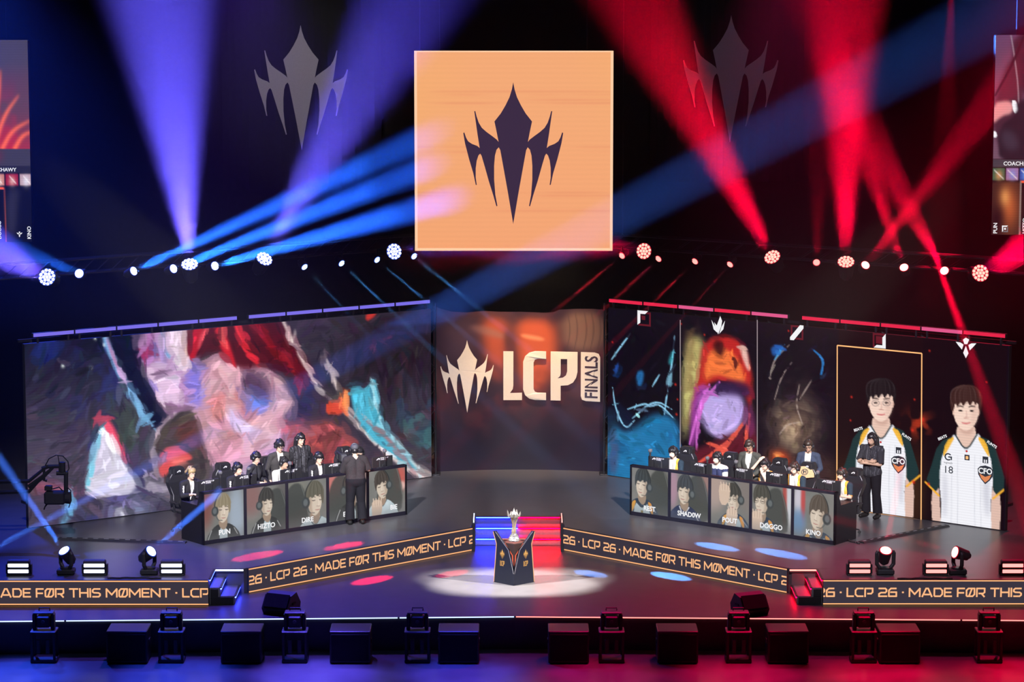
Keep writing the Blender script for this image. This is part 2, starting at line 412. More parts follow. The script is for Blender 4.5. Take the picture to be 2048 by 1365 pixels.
# ================================================================ the setting
M_floor = pm('stage_floor_vinyl', (.062, .060, .066), .34, noise=.10, scale=3., bump=.02)
M_ground = pm('hall_floor', (.075, .075, .080), .30, noise=.2, scale=1.5)
M_black = pm('black_paint', (.012, .012, .014), .55)
M_soot = pm('black_cloth', (.006, .006, .008), .9, noise=.3, scale=8)
M_blackm = pm('black_metal', (.02, .02, .024), .38, metal=.3)
M_grey = pm('grey_metal', (.16, .16, .17), .4, metal=.7)
M_rub = pm('black_rubber', (.010, .010, .011), .7)
def wallbox(name, a, b, m): return tag(MB().box(a, b).build(name, m), kind='structure')
wallbox('floor', (-22, 30, -1.3), (22, 78, -1.15), M_ground)
wallbox('wall_back', (-22, 72.0, -1.15), (22, 72.3, 22), M_soot)
wallbox('wall_left', (-22.3, 30, -1.15), (-22, 72.3, 22), M_soot)
wallbox('wall_right', (22, 30, -1.15), (22.3, 72.3, 22), M_soot)
wallbox('ceiling', (-22.3, 50, 22), (22.3, 72.3, 22.3), M_soot)
nl, nr = atz(411, 1138, 0), atz(1655, 1138, 0)
fl, fr = atz(417, 1160, 0), atz(1646, 1159, 0)
rl0, rl1, rr0, rr1 = atz(494, 1136.5, 0), atz(941.6, 1055.2, 0), atz(1130, 1054.5, 0), atz(1577.3, 1137, 0)
cs_y = 60.36; CX = (rl1.x+rr0.x)/2
outline = [(-17, fl.y), (fl.x, fl.y), (fl.x, nl.y), (rl0.x-.06, nl.y), (rl0.x, rl0.y), (rl1.x, rl1.y), (rl1.x+.05, cs_y), (rr0.x-.05, cs_y), (rr0.x, rr0.y), (rr1.x, rr1.y), (rr1.x+.06, nr.y), (fr.x, nr.y), (fr.x, fr.y), (17, fr.y), (17, 71.5), (-17, 71.5)]
tag(MB().prism(outline, lambda x, y: (x, y, -.5), lambda x, y: (x, y, 0)).build('stage_deck', M_floor), kind='structure')
e0, e1, e2 = atz(0, 1243, -.5), atz(1030, 1233, -.5), atz(2048, 1241, -.5)
front = [(-17, e0.y-(e1.y-e0.y)*.65), (e1.x, e1.y), (17, e2.y-(e1.y-e2.y)*.65), (17, 71.5), (-17, 71.5)]
tag(MB().prism(front, lambda x, y: (x, y, -1.15), lambda x, y: (x, y, -.5)).build('lower_stage_deck', pm('lower_stage_vinyl', (.062, .060, .066), .42, noise=.10, scale=3., bump=.02)), kind='structure')
# LED strip along the front edge of the stage: one run per side
def edge_strip(a, b, breaks, mat, label):
    root = empty('stage_edge_strip', (a+b)/2); root.location.z = -.5; tag(root, label, 'led strip')
    d = (b-a); n = Vector((d.y, -d.x, 0)).normalized(); n = n if n.y < 0 else -n
    o = Vector(root.location); ts = [0]+breaks+[1]
    for i in range(len(ts)-1):
        p = a.lerp(b, ts[i]+.0012)+n*.012-o; q = a.lerp(b, ts[i+1]-.0012)+n*.012-o; p.z = q.z = -.012
        MB().tube([p, q], .012, 6).build('light_strip', mat, root)
    return root
A = Vector((front[0][0], front[0][1], 0)); B = Vector((e1.x, e1.y, 0)); C = Vector((17, front[2][1], 0))
edge_strip(A, B, [.5, .62, .75, .87], em('strip_blue', (.42, .55, 1.0), 2.2), 'bluish white LED strip along the left half of the stage front edge')
edge_strip(B, C, [.12, .26, .38, .5], em('strip_red', (1.0, .22, .20), 2.2), 'red LED strip along the right half of the stage front edge')
# the thin haze that shows the beams
hz = bpy.data.materials.new('haze'); hz.use_nodes = True; t = hz.node_tree; t.nodes.clear()
vs = t.nodes.new('ShaderNodeVolumeScatter'); vs.inputs['Color'].default_value = (1, 1, 1, 1); vs.inputs['Density'].default_value = HAZE; vs.inputs['Anisotropy'].default_value = .25
oo = t.nodes.new('ShaderNodeOutputMaterial'); t.links.new(vs.outputs[0], oo.inputs['Volume'])
hplan = [(-17.5, 53.0), (-6.0, 53.2), (-4.2, 55.2), (-2.6, 57.6), (2.8, 57.6), (4.4, 55.2), (6.2, 53.4), (17.5, 53.4), (17.5, 71.5), (-17.5, 71.5)]
tag(MB().prism(hplan, lambda x, y: (x, y, .02), lambda x, y: (x, y, 18)).build('haze', hz), 'thin theatrical haze hanging over the whole stage', 'haze', kind='stuff')
hu = hz.copy(); hu.name = 'upper_haze'; hu.node_tree.nodes['Volume Scatter'].inputs['Density'].default_value = HAZE_UP
tag(MB().prism([(-17.4, 56), (17.4, 56), (17.4, 71.4), (-17.4, 71.4)], lambda x, y: (x, y, 4.35), lambda x, y: (x, y, 17.9)).build('upper_haze', hu), 'denser haze layer among the beams above the LED walls', 'haze', kind='stuff')

# ================================================================ LED walls
class Wall:
    def __init__(s, pa, pb, h):
        s.A = atz(*pa, 0); s.B = atz(*pb, 0); s.L = (s.B-s.A).length; s.U = (s.B-s.A)/s.L; s.h = h
        s.n = Vector((s.U.y, -s.U.x, 0)); s.n = s.n if s.n.y < 0 else -s.n
    def uz(s, px, py):
        r = ray(px, py); o = Vector((0, 0, H)); t = (s.A-o).dot(s.n)/r.dot(s.n); p = o+r*t
        return (p-s.A).dot(s.U), p.z
    def at(s, u, z, off=0.): return s.A+s.U*u+s.n*off+Vector((0, 0, z))
WL = Wall((57, 1058), (862, 955), 3.93); WR = Wall((1216, 952), (2010, 1063), 3.93)
NW, NH = 460, 196
def mapper(w):
    def T(px, py):
        u, z = w.uz(px, py); return (u/w.L*(NW-1), (1-z/w.h)*(NH-1))
    return T
# ---- left picture: a loose swirl of colours (generic stand-in for the artwork on the screen)
T = mapper(WL); P = lambda *a: [T(*q) for q in a]
cv = Canvas(NW, NH, (70, 62, 82))
n1 = cv.noise(60, 1, 4); n2 = cv.noise(22, 2, 3); n3 = cv.noise(12, 3, 2); n4 = cv.noise(90, 9, 3)
yy = cv.Y/NH; xx = cv.X/NW
cv.mix(np.clip(1-yy*1.9, 0, 1)*np.clip(1.25-xx*1.6, 0, 1), (14, 14, 34), .95)
cv.mix(np.clip(xx*2.6-1.35, 0, 1)*np.clip(1.45-yy*1.5, 0, 1), (30, 20, 30), .97)
cv.mix(np.clip((xx-.7)*4, 0, 1)*np.clip(yy*2-.8, 0, 1), (66, 60, 70), .8)
cv.mix(np.clip((n1-.5)*5, 0, 1)*np.exp(-((xx-.21)/.07)**2)*np.clip(yy*3-.4, 0, 1), (52, 116, 118), .85)
cv.mix(np.clip((n2-.52)*6, 0, 1)*np.exp(-((xx-.19)/.08)**2), (44, 50, 120), .7)
cv.mix(np.clip((.46-n2)*8, 0, 1)*np.exp(-((xx-.22)/.05)**2), (60, 80, 60), .5)
cv.fill(P((62, 690), (120, 672), (125, 700), (95, 730), (60, 720)), (25, 40, 120), .7, 3)
for q in ((190, 676), (208, 690), (125, 732), (180, 735)): cv.blob(*T(*q), 2, 2.4, (215, 225, 220), .9)
# pale violet haze behind the red strands
cv.fill(P((262, 668), (385, 650), (400, 780), (352, 850), (300, 800), (268, 735)), (176, 128, 176), .95, 5)
cv.mix(np.clip((n2-.5)*6, 0, 1)*cv.blur(cv.mask(P((262, 668), (385, 650), (400, 780), (352, 850), (300, 800))), 4), (236, 208, 232), .75)
cv.mix(np.clip((n3-.55)*7, 0, 1)*cv.blur(cv.mask(P((250, 670), (330, 660), (330, 800), (290, 780))), 4), (82, 84, 170), .6)
cv.fill(P((322, 655), (380, 648), (372, 700), (362, 760), (340, 720)), (244, 224, 236), .85, 5)
cv.stroke(P((318, 662), (322, 700), (345, 720)), [3, 5, 1], (80, 170, 220), .7, 1)
cv.mix(np.clip((n3-.56)*8, 0, 1)*cv.blur(cv.mask(P((270, 672), (300, 668), (300, 720), (280, 740))), 2), (170, 30, 70), .7)
# long navy band with a bright edge
cv.fill(P((215, 668), (262, 664), (292, 762), (342, 862), (318, 872), (266, 790), (228, 705)), (14, 18, 44), .96, 2)
cv.stroke(P((208, 672), (222, 712), (250, 770), (285, 830), (312, 868)), [5, 7, 6, 3], (130, 190, 240), .9, 1)
cv.stroke(P((212, 676), (228, 722), (256, 778)), [1, 3, 1], (230, 90, 130), .7, 1)
# rose coloured mass in the middle
cv.fill(P((372, 820), (400, 730), (450, 690), (540, 735), (585, 800), (590, 850), (545, 905), (470, 935), (420, 930), (398, 880)), (214, 160, 176), .95, 4)
cv.fill(P((408, 790), (470, 780), (520, 830), (500, 885), (440, 868)), (196, 112, 104), .8, 6)
cv.fill(P((400, 905), (520, 880), (560, 905), (500, 950), (430, 950)), (232, 158, 186), .75, 6)
cv.fill(P((520, 880), (600, 850), (640, 870), (590, 930), (520, 935)), (190, 150, 206), .8, 7)
cv.mix(np.clip((n2-.5)*5, 0, 1)*cv.blur(cv.mask(P((400, 770), (560, 760), (590, 860), (480, 940))), 5), (242, 206, 216), .55)
cv.mix(np.clip((.45-n3)*6, 0, 1)*cv.blur(cv.mask(P((430, 740), (560, 760), (560, 850), (450, 850))), 5), (150, 70, 84), .55)
# violet and blue washes in the middle
cv.fill(P((368, 735), (398, 722), (408, 770), (398, 832), (378, 800)), (126, 118, 226), .85, 4)
cv.fill(P((452, 798), (480, 840), (530, 868), (500, 880), (462, 862)), (206, 196, 246), .8, 4)
cv.fill(P((470, 748), (510, 735), (545, 770), (540, 820), (492, 800)), (52, 34, 70), .75, 5)
cv.fill(P((480, 790), (520, 785), (535, 815), (505, 835)), (112, 134, 236), .85, 4)
cv.fill(P((560, 830), (600, 800), (622, 740), (600, 700), (640, 760), (612, 850), (575, 868)), (44, 40, 84), .7, 4)
cv.fill(P((548, 852), (590, 848), (612, 832), (596, 868), (566, 872)), (216, 96, 126), .8, 3)
# red strands hanging from the top
cv.fill(P((366, 705), (372, 668), (390, 648), (560, 634), (600, 700), (640, 770), (600, 760), (540, 730), (470, 742), (430, 700), (380, 722)), (74, 8, 20), .96, 3)
for a, b, c, w_, col in (((432, 646), (448, 690), (470, 738), 11, (206, 28, 42)), ((400, 648), (388, 690), (382, 722), 13, (186, 20, 36)), ((470, 642), (486, 690), (520, 735), 9, (214, 36, 50)), ((500, 640), (540, 690), (585, 745), 8, (140, 12, 26)),
                         ((446, 645), (440, 670), (455, 700), 6, (240, 92, 92)), ((418, 648), (402, 675), (396, 700), 5, (226, 70, 84)), ((372, 690), (370, 715), (368, 735), 4, (250, 214, 200)), ((560, 700), (590, 740), (600, 800), 6, (150, 26, 36)), ((520, 650), (545, 690), (560, 715), 5, (112, 10, 22))):
    cv.stroke(P(a, b, c), [w_*.7, w_, 1], col, .95, 1)
cv.fill(P((425, 722), (462, 740), (470, 760), (440, 748)), (236, 196, 196), .7, 2)
# brown folded shape below
cv.fill(P((300, 900), (312, 862), (350, 825), (382, 815), (398, 850), (410, 920), (440, 955), (380, 975), (330, 962)), (72, 62, 64), .96, 2)
cv.fill(P((340, 858), (380, 842), (402, 870), (400, 905), (360, 880)), (120, 56, 48), .7, 5)
cv.stroke(P((350, 826), (318, 852), (300, 900), (308, 940), (325, 965)), [3, 4, 3, 2], (206, 180, 196), .9, 1)
cv.fill(P((322, 900), (358, 892), (392, 922), (352, 928), (326, 962), (312, 940)), (226, 84, 84), .92, 1)
cv.fill(P((335, 912), (388, 922), (350, 940)), (244, 128, 118), .7, 3)
cv.fill(P((296, 945), (330, 965), (400, 985), (350, 1010), (300, 975)), (120, 112, 124), .8, 4)
cv.fill(P((288, 932), (302, 968), (348, 978), (322, 990), (292, 985)), (168, 158, 176), .85, 1)
# folds of cloth, right of the middle
cv.fill(P((420, 935), (520, 925), (560, 955), (560, 1000), (420, 1000)), (188, 178, 212), .75, 8)
cv.fill(P((560, 880), (640, 840), (700, 880), (720, 960), (580, 960)), (140, 62, 66), .9, 8)
cv.mix(np.clip((n2-.5)*6, 0, 1)*cv.blur(cv.mask(P((580, 850), (690, 850), (740, 960), (590, 960))), 5), (236, 96, 88), .8)
cv.fill(P((590, 900), (625, 880), (610, 925), (585, 930)), (246, 128, 110), .7, 3)
# white flame
cv.fill(P((205, 838), (226, 875), (250, 930), (284, 985), (200, 995), (168, 985), (186, 915)), (220, 214, 232), .97, 2)
cv.stroke(P((205, 838), (222, 862), (240, 900), (252, 925)), [7, 9, 5, 1], (238, 70, 100), .85, 1)
cv.stroke(P((203, 842), (192, 890), (182, 930), (174, 985)), [3, 6, 7, 3], (126, 210, 238), .85, 1)
cv.fill(P((196, 872), (214, 890), (222, 960), (196, 975)), (186, 176, 200), .6, 6)
cv.fill(P((60, 960), (168, 985), (165, 998), (60, 985)), (216, 96, 120), .55, 4)
cv.fill(P((215, 1000), (300, 985), (300, 1030), (200, 1040)), (164, 152, 186), .6, 10)
cv.stroke(P((132, 985), (140, 1020), (132, 1040), (120, 1052)), [4, 8, 5, 3], (110, 186, 232), .8, 2)
cv.stroke(P((238, 1020), (250, 1036), (285, 1038)), [5, 6, 1], (222, 222, 236), .9, 1); cv.stroke(P((236, 1012), (262, 1034), (300, 1040)), [3, 4, 2], (20, 20, 30), .8, 1)
# bright cords and the turquoise ribbon
for pts, w_ in ((((565, 642), (600, 715), (640, 785), (672, 805)), [3, 4, 3]), (((648, 708), (668, 762), (682, 800)), [1, 4, 3]), (((570, 668), (586, 690), (590, 660)), [2, 3, 1]), (((672, 805), (740, 880), (800, 930), (858, 962)), [4, 5, 6]), (((690, 812), (770, 890), (862, 955)), [2, 3, 3])):
    cv.stroke(P(*pts), w_, (246, 226, 220), .9, 1)
cv.fill(P((640, 812), (668, 800), (692, 774), (694, 805), (684, 832), (655, 830)), (226, 74, 54), .92, 1); cv.fill(P((676, 812), (694, 776), (690, 822)), (250, 150, 80), .8, 1)
cv.fill(P((698, 805), (708, 762), (722, 780), (738, 768), (742, 755), (752, 758), (758, 830), (800, 898), (846, 958), (790, 918), (730, 870)), (76, 176, 204), .95, 1)
cv.stroke(P((742, 755), (752, 830), (790, 890)), [2, 3, 1], (226, 246, 250), .8, 1); cv.stroke(P((728, 838), (780, 882), (830, 950)), [3, 4, 2], (190, 90, 90), .7, 1)
cv.stroke(P((740, 840), (790, 876), (840, 950)), [2, 3, 2], (186, 236, 246), .8, 1)
cv.fill(P((786, 836), (862, 830), (862, 900), (835, 896), (800, 850)), (56, 104, 110), .85, 3)
cv.mix(np.clip((n3-.52)*7, 0, 1)*cv.blur(cv.mask(P((770, 770), (862, 780), (862, 880), (800, 880))), 4), (44, 56, 74), .9)
cv.stroke(P((790, 880), (830, 866), (840, 840)), [2, 3, 1], (90, 50, 60), .8, 1)
cv.fill(P((735, 620), (760, 618), (740, 642), (728, 640)), (226, 50, 40), .85, 1); cv.fill(P((770, 618), (812, 610), (800, 620), (775, 625)), (180, 206, 190), .7, 1)
cv.stroke(P((765, 682), (790, 670)), [3, 2], (120, 30, 40), .8, 1); cv.stroke(P((735, 694), (750, 700)), [2, 2], (120, 30, 40), .8, 1)
cv.mix(np.clip((n4-.45)*4, 0, 1), (96, 92, 108), .10)
cv.brush(1500, 17, 10, 2.8, lambda x, y: 1., .09); cv.brush(900, 19, 7, 1.2, lambda x, y: 1., .12)
cvL = cv
# ---- right picture: five tall panels
T = mapper(WR)
cv = Canvas(NW, NH, (16, 10, 22)); n1 = cv.noise(60, 11, 4); n2 = cv.noise(20, 12, 3); n3 = cv.noise(9, 13, 2); yy = cv.Y/NH
xs = [T(x, 850)[0] for x in (1212, 1362, 1516, 1675, 1844, 2012)]
def pan(i, soft=1.): return np.clip(cv.X-xs[i]+.5, 0, 1)*np.clip(xs[i+1]-cv.X+.5, 0, 1)
def pfill(i, pts, c, a=1., blur=0, smooth=1):
    cv.mix(cv.blur(cv.mask(chaikin(pts, smooth) if smooth else pts), blur)*pan(i), c, a)
def pstroke(i, pts, w_, c, a=1.):
    b = cv.a.copy(); cv.stroke(pts, w_, c, a, 0); m = pan(i)[..., None]; cv.a = b*(1-m)+cv.a*m
# first: blue
pfill(0, P((1218, 850), (1262, 870), (1300, 830), (1345, 830), (1364, 870), (1364, 1000), (1210, 980)), (34, 116, 168), .95, 4)
cv.mix(np.clip((n1-.42)*4, 0, 1)*pan(0)*np.clip(yy*2.6-1.5, 0, 1), (60, 160, 206), .75)
cv.mix(np.clip((.48-n2)*6, 0, 1)*pan(0)*np.clip(yy*2.4-1.5, 0, 1), (22, 66, 112), .7)
pfill(0, P((1224, 790), (1250, 820), (1272, 830), (1262, 860), (1245, 864), (1230, 835)), (18, 22, 44), .95, 2)
for a in (((1226, 776), (1232, 820), (1252, 862), (1270, 842)), ((1256, 820), (1290, 808), (1300, 812)), ((1266, 838), (1310, 800), (1345, 820)), ((1300, 815), (1320, 808), (1350, 840)), ((1334, 790), (1345, 730), (1350, 672)), ((1330, 830), (1338, 760)), ((1224, 720), (1245, 690), (1262, 668)), ((1320, 750), (1305, 775))):
    pstroke(0, P(*a), [1, 2.2, .8], (150, 214, 246), .9)
pfill(0, P((1272, 745), (1290, 740), (1286, 772), (1276, 776)), (40, 120, 190), .8, 1); pfill(0, P((1228, 735), (1240, 722), (1234, 760)), (40, 90, 190), .8, 1); pfill(0, P((1336, 725), (1350, 690), (1344, 735)), (60, 190, 200), .7, 1)
pfill(0, P((1220, 850), (1240, 880), (1236, 950), (1218, 950)), (70, 74, 110), .7, 2)
# second: yellow, orange and lilac shapes
pfill(1, P((1366, 680), (1412, 670), (1400, 760), (1376, 860), (1366, 900)), (206, 196, 122), .95, 4)
cv.mix(np.clip((n2-.5)*5, 0, 1)*pan(1)*np.exp(-((cv.X-T(1385, 750)[0])/9)**2), (120, 92, 60), .6)
pfill(1, P((1408, 678), (1470, 668), (1504, 720), (1508, 830), (1480, 770), (1430, 760), (1396, 790), (1380, 850), (1398, 750)), (188, 38, 36), .96, 2)
pfill(1, P((1412, 712), (1440, 690), (1478, 716), (1496, 770), (1470, 762), (1430, 748), (1408, 768)), (236, 118, 58), .92, 2)
pfill(1, P((1424, 690), (1440, 676), (1452, 700), (1440, 720)), (44, 12, 18), .85, 2); pstroke(1, P((1462, 712), (1474, 726), (1470, 740)), [2, 5, 2], (60, 14, 20), .8)
pfill(1, P((1478, 690), (1494, 690), (1502, 750), (1490, 730)), (240, 214, 200), .8, 1)
pfill(1, P((1385, 780), (1420, 764), (1400, 840), (1392, 890), (1380, 905)), (150, 60, 150), .95, 2)
pfill(1, P((1400, 800), (1430, 775), (1480, 775), (1492, 820), (1480, 865), (1450, 880), (1420, 872), (1402, 840)), (186, 166, 226), .97, 3)
pfill(1, P((1430, 762), (1500, 765), (1505, 800), (1470, 790), (1420, 790)), (44, 24, 62), .9, 3)
for a in (((1420, 770), (1398, 820), (1380, 890)), ((1408, 800), (1396, 850), (1394, 905)), ((1440, 765), (1410, 800), (1402, 830))): pstroke(1, P(*a), [2, 4, 2], (206, 104, 200), .85)
pfill(1, P((1380, 905), (1440, 880), (1490, 860), (1514, 850), (1518, 960), (1370, 930)), (96, 26, 40), .95, 3)
for a in (((1490, 845), (1455, 890), (1430, 930)), ((1475, 870), (1440, 900), (1395, 930)), ((1410, 885), (1450, 900), (1490, 950)), ((1500, 830), (1490, 890), (1505, 930))): pstroke(1, P(*a), [3, 5, 2], (226, 88, 70), .9)
pfill(1, P((1490, 800), (1512, 830), (1510, 880), (1488, 850)), (140, 56, 110), .7, 3)
# third: dark with a warm glow
cv.blob(*T(1590, 858), 24, 27, (150, 122, 100), .9); cv.mix(np.clip((n3-.45)*5, 0, 1)*pan(2)*np.exp(-((cv.X-T(1590, 850)[0])/22)**2-((cv.Y-T(1590, 850)[1])/30)**2), (212, 186, 150), .6)
cv.mix(np.clip((.5-n2)*5, 0, 1)*pan(2)*np.exp(-((cv.X-T(1600, 830)[0])/30)**2-((cv.Y-T(1600, 830)[1])/40)**2), (58, 44, 44), .75)
pfill(2, P((1520, 900), (1560, 880), (1590, 930), (1640, 900), (1676, 930), (1676, 1040), (1516, 1000)), (70, 48, 48), .8, 6)
cv.blob(*T(1561, 918), 10, 8, (226, 76, 36), .9); cv.blob(*T(1556, 912), 4, 3, (250, 170, 90), .8)
for a in (((1600, 770), (1592, 810), (1606, 850)), ((1560, 870), (1575, 850), (1600, 846)), ((1625, 760), (1600, 800)), ((1540, 760), (1548, 720), (1580, 690)), ((1550, 800), (1565, 750), (1585, 725))): pstroke(2, P(*a), [.8, 1.8, .6], (190, 170, 160), .7)
pfill(2, P((1542, 692), (1572, 690), (1560, 710), (1545, 714)), (30, 90, 170), .9, 1); pstroke(2, P((1625, 698), (1650, 720), (1642, 755)), [1, 3, 2], (40, 120, 190), .9); pstroke(2, P((1550, 720), (1570, 690)), [1, 3, 1], (60, 150, 210), .9)
cv.brush(900, 11, 7, 2., lambda x, y: 1. if x < xs[3]-8 else 0., .12); cv.brush(1000, 12, 4, .9, lambda x, y: 1. if x < xs[3]-6 else 0., .16)
# fourth and fifth: two players in white jerseys on near black
def ember(x, y, r, a=.9): cv.blob(*T(x, y), r, r*1.15, (214, 44, 30), a)
cv.mix(pan(3), (26, 10, 14), .8); cv.mix(pan(4), (20, 8, 14), .8)
cv.mix(np.clip((n3-.45)*5, 0, 1)*np.exp(-((cv.X-T(1838, 850)[0])/14)**2-((cv.Y-T(1838, 850)[1])/14)**2), (206, 60, 30), .75)
cv.blob(*T(1688, 980), 14, 40, (70, 44, 26), .7); cv.blob(*T(1832, 990), 12, 45, (66, 44, 26), .7)
def player(i, fx, fy, s, glasses, number, hair):
    """front view of a standing player; fx, fy face centre in frame units, s frame units per face half-height"""
    Q = lambda *a: P(*[(fx+x*s, fy+y*s) for x, y in a]); skin = (236, 206, 190)
    px = abs(T(fx+s, fy)[0]-T(fx, fy)[0])
    pfill(i, Q((-.62, 1.2), (.62, 1.15), (1.0, 1.7), (.9, 4.9), (-.9, 4.8), (-1.0, 1.7)), (206, 204, 210), 1, 0, 0)
    pfill(i, Q((-1.72, 4.0), (-1.35, 3.0), (-1.28, 4.6), (-1.15, 6.3), (-1.62, 6.1)), (214, 180, 166), 1); pfill(i, Q((1.35, 3.0), (1.72, 4.2), (1.62, 6.5), (1.18, 6.5), (1.2, 4.6)), (214, 180, 166), 1)
    pfill(i, Q((-.45, 1.22), (-1.2, 1.62), (-1.32, 2.4), (-1.3, 3.6), (-1.2, 4.6), (-1.26, 6.0), (0, 6.35), (1.26, 6.6), (1.2, 4.6), (1.3, 3.6), (1.32, 2.4), (1.2, 1.62), (.45, 1.2), (0, 2.1)), (232, 232, 238), 1, 0, 0)
    for k in (-.72, -.42, .42, .72): pstroke(i, Q((k, 2.2), (k*.96, 4.4), (k*1.05, 6.2)), [.5, .7, .6], (176, 178, 190), .5)
    pfill(i, Q((-1.1, 2.6), (-.9, 3.8), (-1.0, 5.4), (-1.15, 5.0)), (176, 176, 190), .6, 2); pfill(i, Q((1.1, 2.6), (.8, 3.8), (1.0, 5.4), (1.15, 5.0)), (176, 176, 190), .6, 2)
    pfill(i, Q((-.5, 1.2), (-1.35, 1.55), (-1.75, 2.9), (-1.98, 3.5), (-1.32, 4.15), (-1.27, 2.6), (-1.02, 1.8)), (28, 52, 54), 1, 0); pfill(i, Q((.5, 1.18), (1.35, 1.55), (1.78, 2.95), (2.0, 3.75), (1.32, 4.3), (1.28, 2.6), (1.02, 1.8)), (28, 52, 54), 1, 0)
    pfill(i, Q((-.5, 1.22), (-1.0, 1.5), (-1.16, 2.4), (-.86, 1.9)), (236, 176, 58), .95); pfill(i, Q((.5, 1.22), (1.0, 1.5), (1.18, 2.4), (.86, 1.9)), (236, 176, 58), .95)
    pstroke(i, Q((-1.98, 3.52), (-1.32, 4.18)), [2, 2], (240, 172, 50)); pstroke(i, Q((2.0, 3.76), (1.32, 4.32)), [2, 2], (240, 172, 50))
    pfill(i, Q((-.42, .7), (.42, .7), (.5, 1.25), (0, 2.0), (-.5, 1.25)), (222, 188, 172), 1, 0)
    pfill(i, Q((-.4, .75), (.4, .75), (.3, 1.2), (-.2, 1.15)), (190, 150, 136), .6, 1)
    pstroke(i, Q((-.52, 1.2), (0, 2.05), (.52, 1.2)), [1.4, 1.4, 1.4], (24, 40, 46))
    pfill(i, Q((-.6, -.5), (.6, -.5), (.63, .1), (.5, .62), (.18, .98), (-.18, .98), (-.5, .62), (-.63, .1)), skin, 1, 0, 2)
    pfill(i, Q((-.66, -.1), (-.58, -.05), (-.58, .3), (-.66, .2)), (216, 176, 160), 1); pfill(i, Q((.66, -.1), (.58, -.05), (.58, .3), (.66, .2)), (216, 176, 160), 1)
    pfill(i, Q((.3, -.4), (.62, -.4), (.5, .62), (.2, .95)), (206, 166, 152), .55, 2)
    for k in (-1, 1):
        pstroke(i, Q((k*.14, -.17), (k*.28, -.22), (k*.44, -.19)), [.9, 1.4, .7], (40, 30, 30), .9)
        pfill(i, Q((k*.13, .02), (k*.28, -.05), (k*.42, .03), (k*.28, .07)), (28, 22, 24), .95)
    pstroke(i, Q((.02, .0), (.04, .3), (-.03, .36)), [.5, .9, 1], (196, 150, 138), .8); pstroke(i, Q((-.1, .37), (.12, .37)), [.8, .8], (170, 116, 108), .7)
    pstroke(i, Q((-.2, .60), (0, .65), (.2, .60)), [.9, 1.5, .9], (196, 96, 100), .95)
    if glasses:
        for k in (-.28, .28): pstroke(i, [T(fx+(k+.2*math.cos(t))*s, fy+(.03+.15*math.sin(t))*s) for t in np.linspace(0, 6.3, 12)], [.6, .6], (90, 80, 84), .8)
    pfill(i, Q((-.70, .12), (-.80, -.45), (-.72, -.95), (-.40, -1.24), (.05, -1.28), (.50, -1.18), (.78, -.80), (.80, -.35), (.70, .10), (.62, -.10), (.58, -.42), (.44, -.24), (.36, -.50), (.18, -.18), (.06, -.52), (-.14, -.16), (-.24, -.46), (-.42, -.16), (-.52, -.40), (-.60, -.02)), hair, 1, 0, 1)
    for q in np.linspace(-1, 1, 15):
        w_ = math.sin(q*23); pstroke(i, Q((.1+q*.2, -1.24), (q*.72, -1.0-.05*w_), (q*.80+.05*w_, -.55), (q*.70+.08*w_, -.30+.12*w_)), [.5, 1.3, 1.1, .4], tuple(max(0, min(255, c+int(14+30*w_))) for c in hair), .6)
player(3, 1763, 806, 39, True, None, (26, 20, 24)); player(4, 1933, 822, 41, False, '18', (58, 34, 32))
for x, y, r in ((1704, 795, 1.2), (1826, 862, 1.6), (1828, 966, 1.6), (1712, 944, 1.5), (1830, 800, 1), (1363, 648, 1), (1226, 685, 1), (1410, 670, 1), (1578, 662, 1), (1702, 842, 1), (1860, 702, 1), (1858, 970, 1.4), (1846, 840, 2), (1352, 770, 1.3), (1356, 800, 1), (1354, 830, 1.3), (1486, 638, .8), (1974, 765, .8)): ember(x, y, r)
cvR = cv
def led_wall(name, w, cv, label, mat, side):
    c = w.at(w.L/2, 0); root = empty(name, c); tag(root, label, 'led wall')
    at = lambda u, z, off=0: w.at(u, z, off)-c
    picture('screen', cv, lambda a, b: at(a*w.L, .02+(1-b)*(w.h-.02), .02), mat, root)
    MB().prism([(0, 0), (w.L, 0), (w.L, w.h), (0, w.h)], lambda u, z: at(u, z, .0), lambda u, z: at(u, z, -.10)).build('cabinet_back', M_black, root)
    fr = MB()
    for u in np.linspace(.3, w.L-.3, 11): fr.box((-.03, -.03, 0), (.03, .03, w.h+.05), Matrix.Translation(at(u, 0, -.3)))
    fr.prism([(0, 0), (w.L, 0), (w.L, .06), (0, .06)], lambda u, z: at(u, z+w.h, -.27), lambda u, z: at(u, z+w.h, -.33))
    fr.prism([(0, 0), (w.L, 0), (w.L, .06), (0, .06)], lambda u, z: at(u, z+.5, -.10), lambda u, z: at(u, z+.5, -.33))
    fr.build('support_frame', M_blackm, root); return root, at
M_led = led('led_picture', 1.1)
wl, atL = led_wall('video_screen', WL, cvL, 'big LED wall on the left showing a swirl of red, rose and turquoise shapes', M_led, -1)
wr, atR = led_wall('video_screen', WR, cvR, 'big LED wall on the right split into five tall panels with two jersey portraits', M_led, 1)
